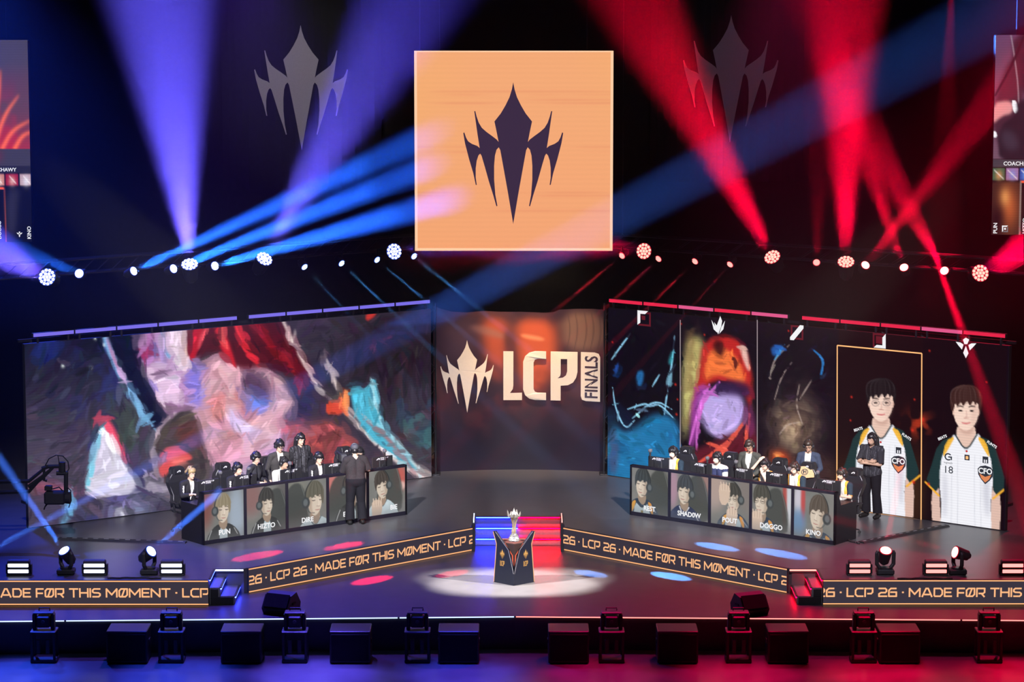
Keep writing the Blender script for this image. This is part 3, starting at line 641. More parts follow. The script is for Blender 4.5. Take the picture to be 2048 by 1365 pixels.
# marks shown on the right wall
def wf(w, root_c, off): return lambda u, z: w.at(u, z, off)-root_c
cR = WR.at(WR.L/2, 0)
def marks(name, mat, parts, off=.035, root=None):
    mb = MB()
    for p in parts:
        pts = [WR.uz(*q) for q in p]; mb.flat(pts, wf(WR, cR, off))
    return mb.build(name, mat, root or wr)
M_white = em('screen_white', (.9, .9, .92), 1, False); M_dred = em('screen_dark_red', (.13, .01, .02), 1, False); M_gold = em('screen_gold', (1, .50, .20), 1.1, False)
z2 = lambda *a: [(x/2.415+1200, y/2.415+580) for x, y in a]
def frame_mark(x0, y0, w, h, t, sl):
    """square outline that leans with the wall: list of four bars"""
    f = lambda a, b: (x0+a*w, y0+b*h+sl*a*w)
    return [[f(0, 0), f(1, 0), f(1, t), f(0, t)], [f(0, 1-t), f(1, 1-t), f(1, 1), f(0, 1)], [f(0, t), f(t, t), f(t, 1-t), f(0, 1-t)], [f(1-t, t), f(1, t), f(1, 1-t), f(1-t, 1-t)]]
for (x, y) in ((1278, 623), (1583, 650), (1747, 666)):
    marks('position_mark', M_dred, frame_mark(x, y, 25, 28, .13, .1), .030)
marks('position_mark', M_white, [z2((185, 98), (236, 103), (222, 117), (199, 115), (199, 158), (185, 168))])
marks('position_mark', M_dred, [z2((205, 124), (222, 126), (222, 146), (205, 144))], .03)
marks('position_mark', M_white, [z2((922, 228), (970, 170), (987, 172), (987, 186), (940, 243), (922, 241))])
marks('position_mark', M_white, [z2((1384, 212), (1384, 284), (1326, 278), (1340, 265), (1368, 268), (1368, 230))])
marks('position_mark', M_dred, [z2((1336, 222), (1368, 226), (1368, 262), (1336, 258))], .03)
marks('position_mark', M_white, [z2((585, 126), (594, 150), (590, 176), (575, 214), (562, 186), (556, 156), (568, 172)), z2((608, 148), (600, 190), (580, 212), (590, 180)), z2((542, 144), (568, 190), (570, 206), (553, 190))])
marks('position_mark', M_white, [z2((1757, 240), (1771, 230), (1787, 240), (1778, 262), (1764, 262)), z2((1760, 264), (1752, 288), (1735, 268), (1722, 250), (1745, 254)), z2((1783, 266), (1790, 292), (1806, 276), (1822, 258), (1798, 258)), z2((1771, 270), (1784, 306), (1771, 330), (1758, 304))])
def line_on(w, root, p, q, wd, mat, off=.03):
    a = Vector(w.uz(*p)); b = Vector(w.uz(*q)); d = (b-a).normalized(); n = Vector((-d.y, d.x))*wd/2; c = Vector(root.location)
    return MB().flat([a-n, b-n, b+n, a+n], lambda u, z: w.at(u, z, off)-c).build('divider_line', mat, root)
M_div = em('screen_divider', (.42, .34, .36), 1, False)
line_on(WR, wr, (1362, 640), (1362, 968), .02, M_div); line_on(WR, wr, (1516, 640), (1516, 988), .02, M_div)
g = [(1676, 691), (1845, 707), (1843.5, 1041), (1675, 1016)]
for i in range(4): line_on(WR, wr, g[i], g[(i+1) % 4], .028, M_gold)
# writing and crests on the two jerseys
M_jd = em('jersey_dark', (.03, .035, .05), 1, False); M_jr = em('jersey_red', (.55, .03, .03), 1, False); M_jo = em('jersey_orange', (.75, .25, .10), 1, False)
def jersey_marks(cx, cy, s, num):
    """crest, letter mark, red dot, square badge; cx, cy the collar point in frame units"""
    sl = .125
    def f(x, y): u, z = WR.uz(cx+x*s, cy-y*s+sl*x*s); return WR.at(u, z, .034)-cR
    def f2(x, y): u, z = WR.uz(cx+x*s, cy-y*s+sl*x*s); return WR.at(u, z, .037)-cR
    def f3(x, y): u, z = WR.uz(cx+x*s, cy-y*s+sl*x*s); return WR.at(u, z, .040)-cR
    mb = MB(); c0 = Vector((-.84, -.42))
    ring = [(c0.x+.17*math.cos(t), c0.y+.17*math.sin(t)) for t in np.linspace(.7, 5.4, 16)]+[(c0.x+.11*math.cos(t), c0.y+.11*math.sin(t)) for t in np.linspace(5.4, .7, 16)]
    mb.flat(ring, f); mb.flat([(c0.x+.0, c0.y+.03), (c0.x+.17, c0.y+.03), (c0.x+.17, c0.y-.13), (c0.x+.11, c0.y-.13), (c0.x+.11, c0.y-.03), (c0.x, c0.y-.03)], f)
    write(mb, 'logitech', f, c0.x, c0.y-.31, .09, bold=.0)
    mb.flat([(.72, -.50), (.98, -.50), (.98, -.20), (.72, -.20)], f, [[(.78, -.48), (.78, -.34), (.83, -.34), (.83, -.48)], [(.87, -.48), (.87, -.34), (.92, -.34), (.92, -.48)]])
    mb.flat([(-.1, -.47), (.13, -.47), (.13, -.22), (-.1, -.22)], f)
    if num: write(mb, num, f, -.80, -1.16, .34, bold=.0)
    mb.build('jersey_mark', M_jd, wr)
    MB().flat([(.05*math.cos(t)+.0, -.06+.05*math.sin(t)) for t in np.linspace(0, 6.28, 10)[:-1]], f2).build('jersey_mark', M_jr, wr)
    MB().flat([(-.05, -.41), (.02, -.43), (.08, -.40), (.07, -.28), (-.04, -.28)], f2).build('jersey_mark', M_gold, wr)
    k = [(.50, -.78), (.62, -.66), (.85, -.60), (1.10, -.66), (1.20, -.80), (1.18, -1.06), (1.05, -1.26), (.84, -1.46), (.64, -1.24), (.52, -1.04)]
    MB().flat(k, f).build('crest', M_jd, wr)
    MB().flat([(.58, -1.0), (.84, -1.12), (1.12, -1.0), (1.02, -1.22), (.84, -1.38), (.66, -1.2)], f2).build('crest', M_jo, wr)
    t = MB(); write(t, 'CFO', f3, .85, -.98, .26, bold=.03, maxw=.62); t.build('crest_lettering', M_white, wr)
jersey_marks(1763, 882, 42, '18' if False else None); jersey_marks(1935, 900, 44, '18')
def sleeve_text(t, p, q, h):
    a = Vector(WR.uz(*p)); b = Vector(WR.uz(*q)); d = (b-a); L = d.length; d /= L; n = Vector((-d.y, d.x)); mb = MB()
    write(mb, t, lambda x, y: WR.at(*(a+d*x+n*y), .036)-cR, L/2, 0, h, bold=.03, maxw=L); return mb.build('sleeve_lettering', M_white, wr)
sleeve_text('FUNTS', (1802, 868), (1826, 884), .06); sleeve_text('BEATS', (1706, 865), (1732, 857), .06); sleeve_text('FUNTS', (1973, 884), (1996, 899), .06); sleeve_text('BEATS', (1877, 882), (1898, 873), .06)
# LED bars standing on top of the two walls
M_barb = em('bar_violet', (.20, .16, .80), 1.0); M_barr = em('bar_red', (.80, .02, .07), 1.0); M_barm = em('bar_pink', (.75, .10, .26), 1.0)
def bars(w, segs, line, mats, side, group):
    (x0, y0), (x1, y1) = line
    for i, (a, b) in enumerate(segs):
        ya = y0+(y1-y0)*(a-x0)/(x1-x0); yb = y0+(y1-y0)*(b-x0)/(x1-x0)
        u0, z0 = w.uz(a, ya); u1, z1 = w.uz(b, yb); c = w.at((u0+u1)/2, w.h, 0)
        root = empty('led_bar', c); at = lambda u, z, off: w.at(u, z, off)-c
        zt = (z0+z1)/2-.04
        end = 'far' if side == 'left' else 'near'
        tag(root, f"{'violet' if side == 'left' else 'red'} LED bar on top of the {side} LED wall, {ORD[i]} from the wall's left end", 'led bar', group)
        MB().prism([(u0, zt), (u1, zt), (u1, zt+.085), (u0, zt+.085)], lambda u, z: at(u, z, .0), lambda u, z: at(u, z, -.08)).build('housing', M_black, root)
        MB().prism([(u0+.01, zt+.006), (u1-.01, zt+.006), (u1-.01, zt+.079), (u0+.01, zt+.079)], lambda u, z: at(u, z, .012), lambda u, z: at(u, z, -.01)).build('light_face', mats[i % len(mats)], root)
        for u in (u0+.12, u1-.12): MB().prism([(u-.02, w.h), (u+.02, w.h), (u+.02, zt+.01), (u-.02, zt+.01)], lambda x, z: at(x, z, -.02), lambda x, z: at(x, z, -.05)).build('bracket', M_blackm, root)
bars(WL, [(66, 148), (150, 232), (234, 315), (317, 396), (398, 474), (497, 571), (573, 644), (646, 717), (719, 789), (791, 860)], ((66, 671.5), (860, 603.5)), [M_barb], 'left', 'violet LED bars on the left LED wall')
bars(WR, [(1218, 1285), (1287, 1355), (1357, 1427), (1429, 1501), (1503, 1576), (1604, 1679), (1681, 1760), (1762, 1841), (1843, 1925), (1927, 2011)], ((1218, 601.5), (2011, 673)), [M_barr, M_barr, M_barm, M_barr, M_barm, M_barr], 'right', 'red LED bars on the right LED wall')

# ================================================================ banner in the middle
bl, br_ = aty(868, 948, 65.6), aty(1211, 948, 65.6); bw = br_.x-bl.x
def ban(u, z, off=0.):
    s = u*2-1; return Vector((bl.x+bw*u+off*.1*s, 65.6+.30*(1-s*s)-off+.02*math.sin(u*23)*(z/4), z))
top_uz = [(868, 611), (884, 618), (905, 624), (935, 626), (965, 624), (1000, 626), (1040, 626), (1085, 628), (1106, 627), (1118, 621), (1150, 619), (1185, 618), (1211, 619)]
tz = [(x, aty(x, y, 65.7).z) for x, y in top_uz]
ztop = lambda u: float(np.interp(868+343*u, [a for a, _ in tz], [b for _, b in tz]))
cb = Canvas(172, 190, (52, 34, 44)); n1 = cb.noise(50, 21, 4); n2 = cb.noise(18, 22, 3)
Bp = lambda *a: [((x-868)/343*171, (y-615)/(950-615)*189) for x, y in a]
cb.mix(np.clip((n1-.45)*4, 0, 1), (96, 58, 56), .8)
cb.fill(Bp((960, 628), (1020, 628), (1015, 700), (1020, 760), (985, 760), (965, 690)), (190, 84, 50), .85, 5)
cb.fill(Bp((1030, 628), (1110, 628), (1115, 720), (1070, 800), (1040, 760), (1032, 690)), (206, 92, 52), .85, 5)
cb.fill(Bp((1118, 622), (1211, 620), (1211, 700), (1130, 704)), (128, 98, 80), .85, 4)
for x in (1135, 1150, 1168, 1182, 1196): cb.stroke(Bp((x, 622), (x+6, 660), (x-2, 700)), [.6, 1.2, .6], (70, 52, 48), .6)
cb.fill(Bp((935, 640), (985, 650), (1020, 668), (1000, 672), (950, 660)), (150, 106, 92), .7, 2)
cb.fill(Bp((1040, 660), (1090, 668), (1086, 676), (1045, 670)), (226, 150, 104), .8, 1)
cb.fill(Bp((868, 615), (960, 628), (960, 700), (868, 720)), (92, 66, 76), .6, 8)
cb.stroke(Bp((1014, 660), (1024, 720), (1030, 780)), [5, 8, 4], (80, 46, 46), .7, 2); cb.stroke(Bp((960, 720), (1000, 735), (1010, 770)), [4, 8, 3], (70, 44, 54), .7, 3)
cb.mix(np.clip((cb.Y/189-.45)*2.6, 0, 1), (26, 18, 34), .95)  # print darkens downwards, the lamp's falloff painted into its colour
cb.mix(np.clip((n2-.55)*5, 0, 1)*np.clip(1-abs(cb.Y/189-.55)*3, 0, 1), (104, 44, 44), .5)
ctr = Vector((bl.x+bw/2, 65.8, 0)); ban_root = empty('banner', ctr); tag(ban_root, 'curved printed banner with wavy top, golden crown emblem and large letters between the LED walls', 'banner')
picture('print', cb, lambda u, v: ban(u, ztop(u)*(1-v))-ctr, printed('banner_print', .35), ban_root)
bs = MB()
for i in range(24): u0, u1 = i/24, (i+1)/24; bs.add([ban(u0, 0, -.03)-ctr, ban(u1, 0, -.03)-ctr, ban(u1, ztop(u1)-.01, -.03)-ctr, ban(u0, ztop(u0)-.01, -.03)-ctr], [(0, 1, 2, 3)])
bs.build('backing', M_black, ban_root)
M_cream = pm('cream_foil', (.80, .70, .52), .45, noise=.03); M_ink = pm('dark_ink', (.045, .028, .04), .5)
def bm_(off=.045):
    def f(px, py):
        r = ray(px, py); t = 65.75/r.y; z = H+r.z*t; return ban((px-868)/343., z, off)-ctr
    return f
f_ = bm_(); zz = lambda x, y: (x/3.25+820, y/3.25+560)
def dense(poly, st=.12):
    out = []
    for i in range(len(poly)):
        a, b = Vector(poly[i]), Vector(poly[(i+1) % len(poly)]); n = max(1, int((b-a).length/st))
        out += [tuple(a.lerp(b, j/n)) for j in range(n)]
    return out
MB().flat(dense(EMB), lambda x, y: f_(*zz(373+x*343, 863-y*343*.965))).build('emblem', M_cream, ban_root)
L_, C_, P_, Ph_, B_ = LCP; lf = lambda x, y: f_(*zz(607+x*319, 787-y*319))
for p, h in ((L_, ()), (C_, ()), (P_, (Ph_,))): MB().flat(p, lf, h).build('letter', M_cream, ban_root)
MB().flat(B_, lf).build('tab', M_cream, ban_root)
g_ = bm_(.055); mb = MB(); write(mb, 'FINALS', lambda x, y: g_(*zz(1214-y*319, 765-x*319)), 0, 0, .262, 'l', bold=.02, sx=.90, maxw=.855); mb.build('lettering', M_ink, ban_root)
# lattice towers either side of the banner
def tower(x, y, label):
    r = empty('truss_tower', (x, y, 0)); tag(r, label, 'truss')
    for sx in (-.1, .1):
        for sy in (-.1, .1): MB().cyl((sx, sy, 0), (sx, sy, 4.0), .02, n=8).build('chord', M_blackm, r)
    m = MB()
    for k in range(16):
        z = .1+k*.24; sg = 1 if k % 2 else -1
        m.cyl((-.1*sg, -.1, z), (.1*sg, -.1, z+.24), .01, n=6); m.cyl((-.1, -.1*sg, z), (-.1, .1*sg, z+.24), .01, n=6); m.cyl((.1, -.1*sg, z), (.1, .1*sg, z+.24), .01, n=6)
    tag(m.build('lacing', M_blackm, r), kind='stuff'); MB().cbox((-.2, -.2, 0), (.2, .2, .03), .008).build('base_plate', M_blackm, r)
p = aty(1213.5, 950, 65.3); tower(p.x+.03, 65.32, 'black lattice tower between the banner and the right LED wall')
p = aty(866, 950, 65.3); tower(p.x-.03, 65.32, 'black lattice tower between the banner and the left LED wall')

# ================================================================ hanging screens and emblems
Y0 = 62.0
c0, c1 = aty(830, 502, Y0), aty(1227, 101.5, Y0); cw = c1.x-c0.x; ch = c1.z-c0.z
root = empty('hanging_screen', (c0.x+cw/2, Y0, c0.z)); tag(root, 'square orange LED screen with dark crown emblem hanging above the stage', 'screen')
MB().cbox((-cw/2, .03, 0), (cw/2, .5, ch), .02).build('cabinet', M_black, root)
cq = Canvas(120, 120, (253, 176, 124)); n1 = cq.noise(70, 31, 3); cq.mix(np.clip((n1-.4)*2, 0, 1), (255, 182, 116), .6)
cq.mix(np.clip(cq.Y/119*1.4-.5, 0, 1), (254, 168, 120), .7)
for y in (24, 26, 29, 31, 57, 60, 84, 86, 95): cq.mix(np.exp(-((cq.Y-y)/.7)**2)*np.clip(cq.noise(30, y, 2)*2-.5, 0, 1), (240, 150, 110), .5)
picture('screen', cq, lambda u, v: ((u-.5)*cw, .0, (1-v)*ch), led('cube_picture', .93, 60, .02), root)
M_edge = em('screen_edge', (1.0, .62, .38), 1.0, False)
for a, b in (((-cw/2, 0), (cw/2, .06)), ((-cw/2, ch-.03), (cw/2, ch)), ((-cw/2, .06), (-cw/2+.06, ch-.03)), ((cw/2-.06, .06), (cw/2, ch-.03))):
    MB().flat([(a[0], a[1]), (b[0], a[1]), (b[0], b[1]), (a[0], b[1])], lambda x, z: (x, -.006, z)).build('bright_edge', M_edge, root)
k = cw*578/2.905/397; MB().flat(EMB, lambda x, y: (x*k-.012, -.014, ch*(.157*397/400-.02)+y*k)).build('emblem', em('screen_navy', (.045, .025, .06), 1, False), root)
for x in (-1.6, 1.6): MB().cyl((x, .26, ch), (x, .26, 22-c0.z), .015, n=6).build('hanging_cable', M_blackm, root)
def side_screen(x0, x1, ya, yb, Yd, px_edge, label, side):
    zt, zb = aty(px_edge, ya, Yd).z, aty(px_edge, yb, Yd).z
    r = empty('side_screen', ((x0+x1)/2, Yd, zb)); tag(r, label, 'screen'); w = x1-x0; h = zt-zb
    MB().cbox((-w/2, .02, 0), (w/2, .3, h), .02).build('cabinet', M_black, r)
    for x in (-w/3, w/3): MB().cyl((x, .15, h), (x, .15, 22-zb), .015, n=6).build('hanging_cable', M_blackm, r)
    return r, w, h, zb
Yd = 66.0; xr = aty(60, 300, Yd).x; xl = aty(1986.5, 300, Yd).x
SL, w, h, zb = side_screen(xr-3, xr, 80, 484, Yd, 60, 'cropped LED screen at the left with red flames over small picture tiles', -1)
TS = lambda x, y, x0: ((x-x0)/66*Yd/ (Yd)*1., 0)
sc = Yd/math.cos(TH)/F*1.0
cs = Canvas(150, 190, (70, 64, 76)); pxm = F/(Yd*math.cos(TH)+6*math.sin(TH))
def SP(*a): return [(149-(60-x)/(3*pxm)*149, (y-80)/404*189) for x, y in a]
n1 = cs.noise(24, 41, 3)
cs.mix(np.clip((cs.Y/189*2.2-.25), 0, 1), (206, 36, 50), .9); cs.mix(np.clip((n1-.42)*4, 0, 1)*np.clip(1-abs(cs.Y-60)/60, 0, 1), (84, 66, 74), .8)
for a in (((-10, 290), (10, 230), (40, 190)), ((5, 296), (25, 260), (62, 240)), ((-20, 290), (0, 200), (5, 140)), ((30, 296), (45, 270), (66, 262))): cs.stroke(SP(*a), [5, 4, 1], (255, 110, 70), .9, 1)
cs.fill(SP((-80, 297), (70, 297), (70, 334), (-80, 334)), (62, 58, 70), 1, 0, 0); cs.fill(SP((-80, 297), (10, 297), (0, 330), (-80, 330)), (120, 40, 50), .5, 3)
cs.fill(SP((-80, 332), (70, 332), (70, 486), (-80, 486)), (14, 14, 24), 1, 0, 0); cs.fill(SP((-80, 332), (70, 332), (70, 345), (-80, 345)), (38, 36, 46), 1, 0, 0)
for x, c1_, c2_ in ((-18, (190, 120, 110), (240, 230, 220)), (10, (150, 24, 44), (226, 186, 176)), (38, (180, 150, 160), (226, 226, 240))):
    cs.fill(SP((x, 347), (x+25, 347), (x+25, 371), (x, 371)), c1_, 1, 0, 0); cs.blob(*SP((x+13, 362))[0], 4, 5, c2_, .8); cs.stroke(SP((x+8, 352), (x+20, 366)), [1, 1], (250, 240, 240), .8)
cs.fill(SP((9, 380), (40, 376), (34, 400), (28, 470), (9, 480)), (46, 44, 58), .9, 3); cs.stroke(SP((7, 376), (8, 484)), [1, 1], (190, 80, 60), .9); cs.fill(SP((-60, 374), (6, 374), (6, 378), (-60, 378)), (235, 90, 60), 1, 0, 0)
picture('screen', cs, lambda u, v: ((u-.5)*w, 0, (1-v)*h), M_led, SL)
def stext(root, t, px, py, hpx, vert=False, al='c'):
    o = Vector(root.location); mb = MB()
    def f(x, y):
        a, b = (-y, x) if vert else (x, y); p = aty(px, py, Yd-.008)-o; return p+Vector((a/pxm, 0, b/pxm))
    write(mb, t, f, 0, 0, hpx, al, bold=.02); return mb.build('lettering', M_white, root)
stext(SL, 'CHAWY', 33, 343, 7.4, False, 'r'); stext(SL, 'KINO', 62, 478, 7.5, True, 'l'); stext(SL, 'DOGGO', 2.5, 478, 7, True, 'l')
def wing_mark(root, cx, cy, s):
    o = Vector(root.location); f = lambda x, y: aty(cx+x*s, cy-y*s, Yd-.008)-o
    MB().flat([(-.2, .6), (0, .8), (.2, .6), (.12, .3), (-.12, .3)], f).flat([(-.16, .24), (-.24, -.1), (-.6, .2), (-.8, .45), (-.4, .4)], f).flat([(.16, .24), (.24, -.1), (.6, .2), (.8, .45), (.4, .4)], f).flat([(0, .2), (.2, -.4), (0, -.8), (-.2, -.4)], f).build('position_mark', M_white, root)
wing_mark(SL, 39, 469, 7.5)
SR, w, h, zb = side_screen(xl, xl+3, 70, 470, Yd, 1986.5, 'cropped LED screen at the right with a dark suited arm over small picture tiles', 1)
cs = Canvas(150, 190, (96, 62, 92))
def SP(*a): return [((x-1986.5)/(3*pxm)*149, (y-70)/400*189) for x, y in a]
cs.mix(np.clip(cs.Y/189*1.6, 0, 1), (110, 84, 98), .8)
cs.fill(SP((2020, 66), (2090, 66), (2090, 200), (2040, 190), (2022, 130)), (34, 26, 40), .9, 2); cs.fill(SP((2016, 110), (1986, 200), (1984, 260), (2020, 330), (2050, 330), (2040, 120)), (56, 34, 48), .9, 2)
cs.stroke(SP((2016, 68), (2024, 110), (2036, 190), (2036, 330)), [1.4, 1.6, 1.2], (150, 140, 150), .8); cs.stroke(SP((2044, 68), (2020, 130), (1988, 190)), [3, 3, 2], (30, 20, 34), .9)
cs.fill(SP((1984, 205), (2012, 200), (2024, 206), (2024, 226), (2000, 232), (1984, 250)), (222, 150, 150), .95, 1); cs.fill(SP((2020, 200), (2030, 200), (2036, 222), (2026, 228)), (236, 236, 240), 1); cs.fill(SP((2030, 200), (2100, 190), (2100, 330), (2000, 330), (1994, 255), (2034, 226)), (30, 28, 40), .97, 1); cs.fill(SP((1998, 258), (2030, 262), (2040, 300), (2008, 300)), (58, 56, 72), .7, 3)
cs.fill(SP((1984, 262), (1992, 262), (1994, 274), (1984, 274)), (236, 236, 240), 1)
cs.fill(SP((1980, 318), (2100, 318), (2100, 480), (1980, 480)), (18, 14, 22), 1, 0, 0); cs.fill(SP((1980, 319), (2100, 319), (2100, 334), (1980, 334)), (62, 60, 70), 1, 0, 0)
for x, c1_, c2_ in ((1986, (60, 90, 70), (206, 140, 90)), (2013, (150, 110, 160), (120, 140, 220)), (2040, (40, 70, 160), (120, 170, 230)), (2067, (90, 50, 60), (200, 160, 140))):
    cs.fill(SP((x, 336), (x+25, 336), (x+25, 360), (x, 360)), c1_, 1, 0, 0); cs.blob(*SP((x+13, 350))[0], 4, 5, c2_, .9); cs.stroke(SP((x+4, 340), (x+22, 357)), [1, 1], (250, 240, 240), .8)
cs.fill(SP((1986, 364), (2042, 364), (2042, 470), (1986, 470)), (56, 34, 32), 1, 0, 0); cs.blob(*SP((2020, 415))[0], 12, 22, (190, 92, 50), .9); cs.blob(*SP((2012, 395))[0], 6, 9, (236, 160, 90), .8); cs.blob(*SP((1996, 440))[0], 9, 16, (30, 14, 22), .9)
cs.stroke(SP((2043, 362), (2043, 470)), [1, 1], (220, 200, 190), .9); cs.fill(SP((2044, 361), (2100, 361), (2100, 365), (2044, 365)), (235, 90, 60), 1, 0, 0)
picture('screen', cs, lambda u, v: ((u-.5)*w, 0, (1-v)*h), M_led, SR)
stext(SR, 'COACH: W', 2007, 331, 8, False, 'l'); stext(SR, 'PUN', 1994, 467, 8, True, 'l'); stext(SR, 'HIZTO', 2052, 467, 7.5, True, 'l')
o = Vector(SR.location); f = lambda x, y: aty(2010+x*6, 458-y*6.6, Yd-.008)-o
MB().flat([(-1, 1), (1, 1), (.6, .6), (-.6, .6), (-.6, -.6), (-1, -1)], f).flat([(-.3, .3), (.3, .3), (.3, -.3), (-.3, -.3)], f).build('position_mark', M_white, SR)
MB().flat([(1, .7), (1, -1), (-.7, -1), (-.4, -.65), (.65, -.65), (.65, .4)], f).build('position_mark', em('screen_grey', (.2, .18, .2), 1, False), SR)
# pale emblems on black cloth banners, high on the back wall
M_embl = pm('grey_print', (.46, .42, .43), .8, noise=.05)
for (cx, yt, yb, wpx, lab) in ((603.5, 50, 301, 187, 'black cloth hanging with large pale crown emblem, left of the square screen'), (1460, 30, 285, 190, 'black cloth hanging with dim crown emblem, right of the square screen')):
    Yb = 71.6; a, b = aty(cx, yb, Yb), aty(cx, yt, Yb); r = empty('emblem_banner', (a.x, Yb, a.z)); tag(r, lab, 'banner'); hh = b.z-a.z; ww = aty(cx+wpx/2, 170, Yb).x-aty(cx-wpx/2, 170, Yb).x
    cl = MB(); n = 24
    for i in range(n):
        x0, x1 = -2+4*i/n, -2+4*(i+1)/n; y0_, y1_ = .03*math.sin(i*1.3), .03*math.sin((i+1)*1.3)
        cl.add([(x0, .1+y0_, -1), (x1, .1+y1_, -1), (x1, .1+y1_, 22-a.z), (x0, .1+y0_, 22-a.z)], [(0, 1, 2, 3)])
    cl.build('cloth', M_soot, r, True)
    MB().flat(EMB, lambda x, y: (x*ww, .03, y*hh/EMB_H)).build('emblem', M_embl, r)

# ================================================================ LED ribbons along the front of the stage deck
M_rib = em('ribbon_grey', (.045, .036, .052), 1.); M_rorg = em('ribbon_orange', (1.0, .46, .20), 1.05); M_rlet = em('ribbon_letter', (1.0, .50, .24), 1.0, False)
LINE = '. LCP 26 . MADE FOR THIS MOMENT '
def ribbon(a, b, text, x_px, label, capf=.37, sx_=1.):
    """panel between floor points a and b (z of the deck), writing starts so that x_px is the left edge of its first letter"""
    a = Vector((a.x, a.y, 0)); b = Vector((b.x, b.y, 0)); L = (b-a).length; U = (b-a)/L; n = Vector((U.y, -U.x, 0)); n = n if n.y < 0 else -n
    c = (a+b)/2+Vector((0, 0, -.5)); r = empty('led_ribbon', c); tag(r, label, 'led panel', 'LED ribbons along the stage front')
    hh = .50
    at = lambda u, z, off: a+U*u+n*off+Vector((0, 0, z-.5))-c
    MB().prism([(0, .003), (L, .003), (L, hh-.002), (0, hh-.002)], lambda u, z: at(u, z, .045), lambda u, z: at(u, z, .004)).build('cabinet', M_black, r)
    MB().prism([(.004, .01), (L-.004, .01), (L-.004, hh-.008), (.004, hh-.008)], lambda u, z: at(u, z, .052), lambda u, z: at(u, z, .044)).build('screen', M_rib, r)
    for z in (.022, hh-.022):
        MB().prism([(.004, z-.011), (L-.004, z-.011), (L-.004, z+.011), (.004, z+.011)], lambda u, y: at(u, y, .060), lambda u, y: at(u, y, .05)).build('orange_line', M_rorg, r)
    cap = hh*capf; qs, wd, ids = quads_of(text); qs = [[(x*sx_, y) for x, y in q] for q in qs]
    # start u from a pixel on the ribbon plane
    p0 = a+n*.056; rr = ray(x_px, px_of(a.lerp(b, .5)+Vector((0, 0, -.25)))[1]); o = Vector((0, 0, H)); t = (p0-o).dot(n)/rr.dot(n); u0 = (o+rr*t-a).dot(U)
    for gi in sorted(set(ids)):
        mb = MB()
        for q, k in zip(qs, ids):
            pq = clip_x([(u0+x*cap, y*cap+hh*.5-cap/2) for x, y in q], .006, L-.006) if k == gi else None
            if pq: mb.add([at(x, y, .058) for x, y in pq], [tuple(range(len(pq)))])
        if mb.v: mb.build('letter', M_rlet, r)
    return r
ribbon(rl0, rl1, '26 '+LINE+'. LCP 26', 495, 'angled LED ribbon with slogan, left of the middle stairs', sx_=.945)
ribbon(rr0, rr1, '26 '+LINE+'. LCP 26', 1126, 'angled LED ribbon with slogan, right of the middle stairs', sx_=.94)
ribbon(Vector((-10.6, fl.y, 0)), fl, 'MADE FOR THIS MOMENT . LCP 26', -25, 'straight LED ribbon with slogan under the white strobes at the left')
ribbon(fr, Vector((10.6, fr.y, 0)), '26 '+LINE, 1632, 'straight LED ribbon with slogan under the red strobes at the right')

# ================================================================ stairs
M_tread = pm('stair_tread', (.13, .13, .14), .5)
M_lb = em('stair_led_blue', (.006, .018, 1.0), 120.); M_lr = em('stair_led_red', (1.0, .0, .006), 95.); M_lw = em('stair_led_white', (.75, .82, 1.0), 1.6); M_lrw = em('stair_led_pink', (1.0, .42, .36), 1.6)
x0, x1 = rl1.x+.09, rr0.x-.09
st = empty('middle_stairs', (CX, 59.75, -.5)); tag(st, 'wide three step stairs glowing blue on the left half and red on the right half', 'stairs')
zs = [0, -.167, -.333]; ys = [cs_y-.02, cs_y-.36, cs_y-.70]; yf = ys[-1]
for i in range(3):
    back = cs_y-.012; fy = ys[i]-.30 if i < 2 else ys[2]
    zt = zs[i]
    if i > 0: MB().cbox((x0-CX, ys[i]-59.75, .003), (x1-CX, back-59.75, zt+.5), .006).build('step', M_tread, st)
    yl = (ys[i] if i else cs_y-.02)-59.75
    for (xa, xb, m) in ((x0, CX, M_lb), (CX, x1, M_lr)):
        MB().box((xa+.01-CX, yl-.060, zt+.5-.030), (xb-.005-CX, yl-.040, zt+.5-.012)).build('light_strip', m, st)
    # nosing that hangs over the light strip
    MB().cbox((x0-CX, yl-.068, zt+.5-.012), (x1-CX, yl+.02, zt+.5+.004), .003).build('nosing', M_blackm, st)
for sx, xa in ((-1, x0-.07), (1, x1)):
    m = MB(); m.prism([(59.0-59.75, .003), (cs_y-59.75, .003), (cs_y-59.75, .545), (cs_y-.35-59.75, .545), (59.66-59.75, .545), (59.66-59.75, .50), (59.0-59.75+.55, .49)], lambda y, z: (xa-CX, y, z), lambda y, z: (xa+.07-CX, y, z))
    m.build('cheek', M_black, st)
    MB().tube([(xa+.035-CX, 59.64-59.75, .50), (xa+.035-CX, 59.66-59.75, .552), (xa+.035-CX, cs_y-59.75, .552)], .014, 6).build('edge_light', M_lw if sx < 0 else M_lrw, st)
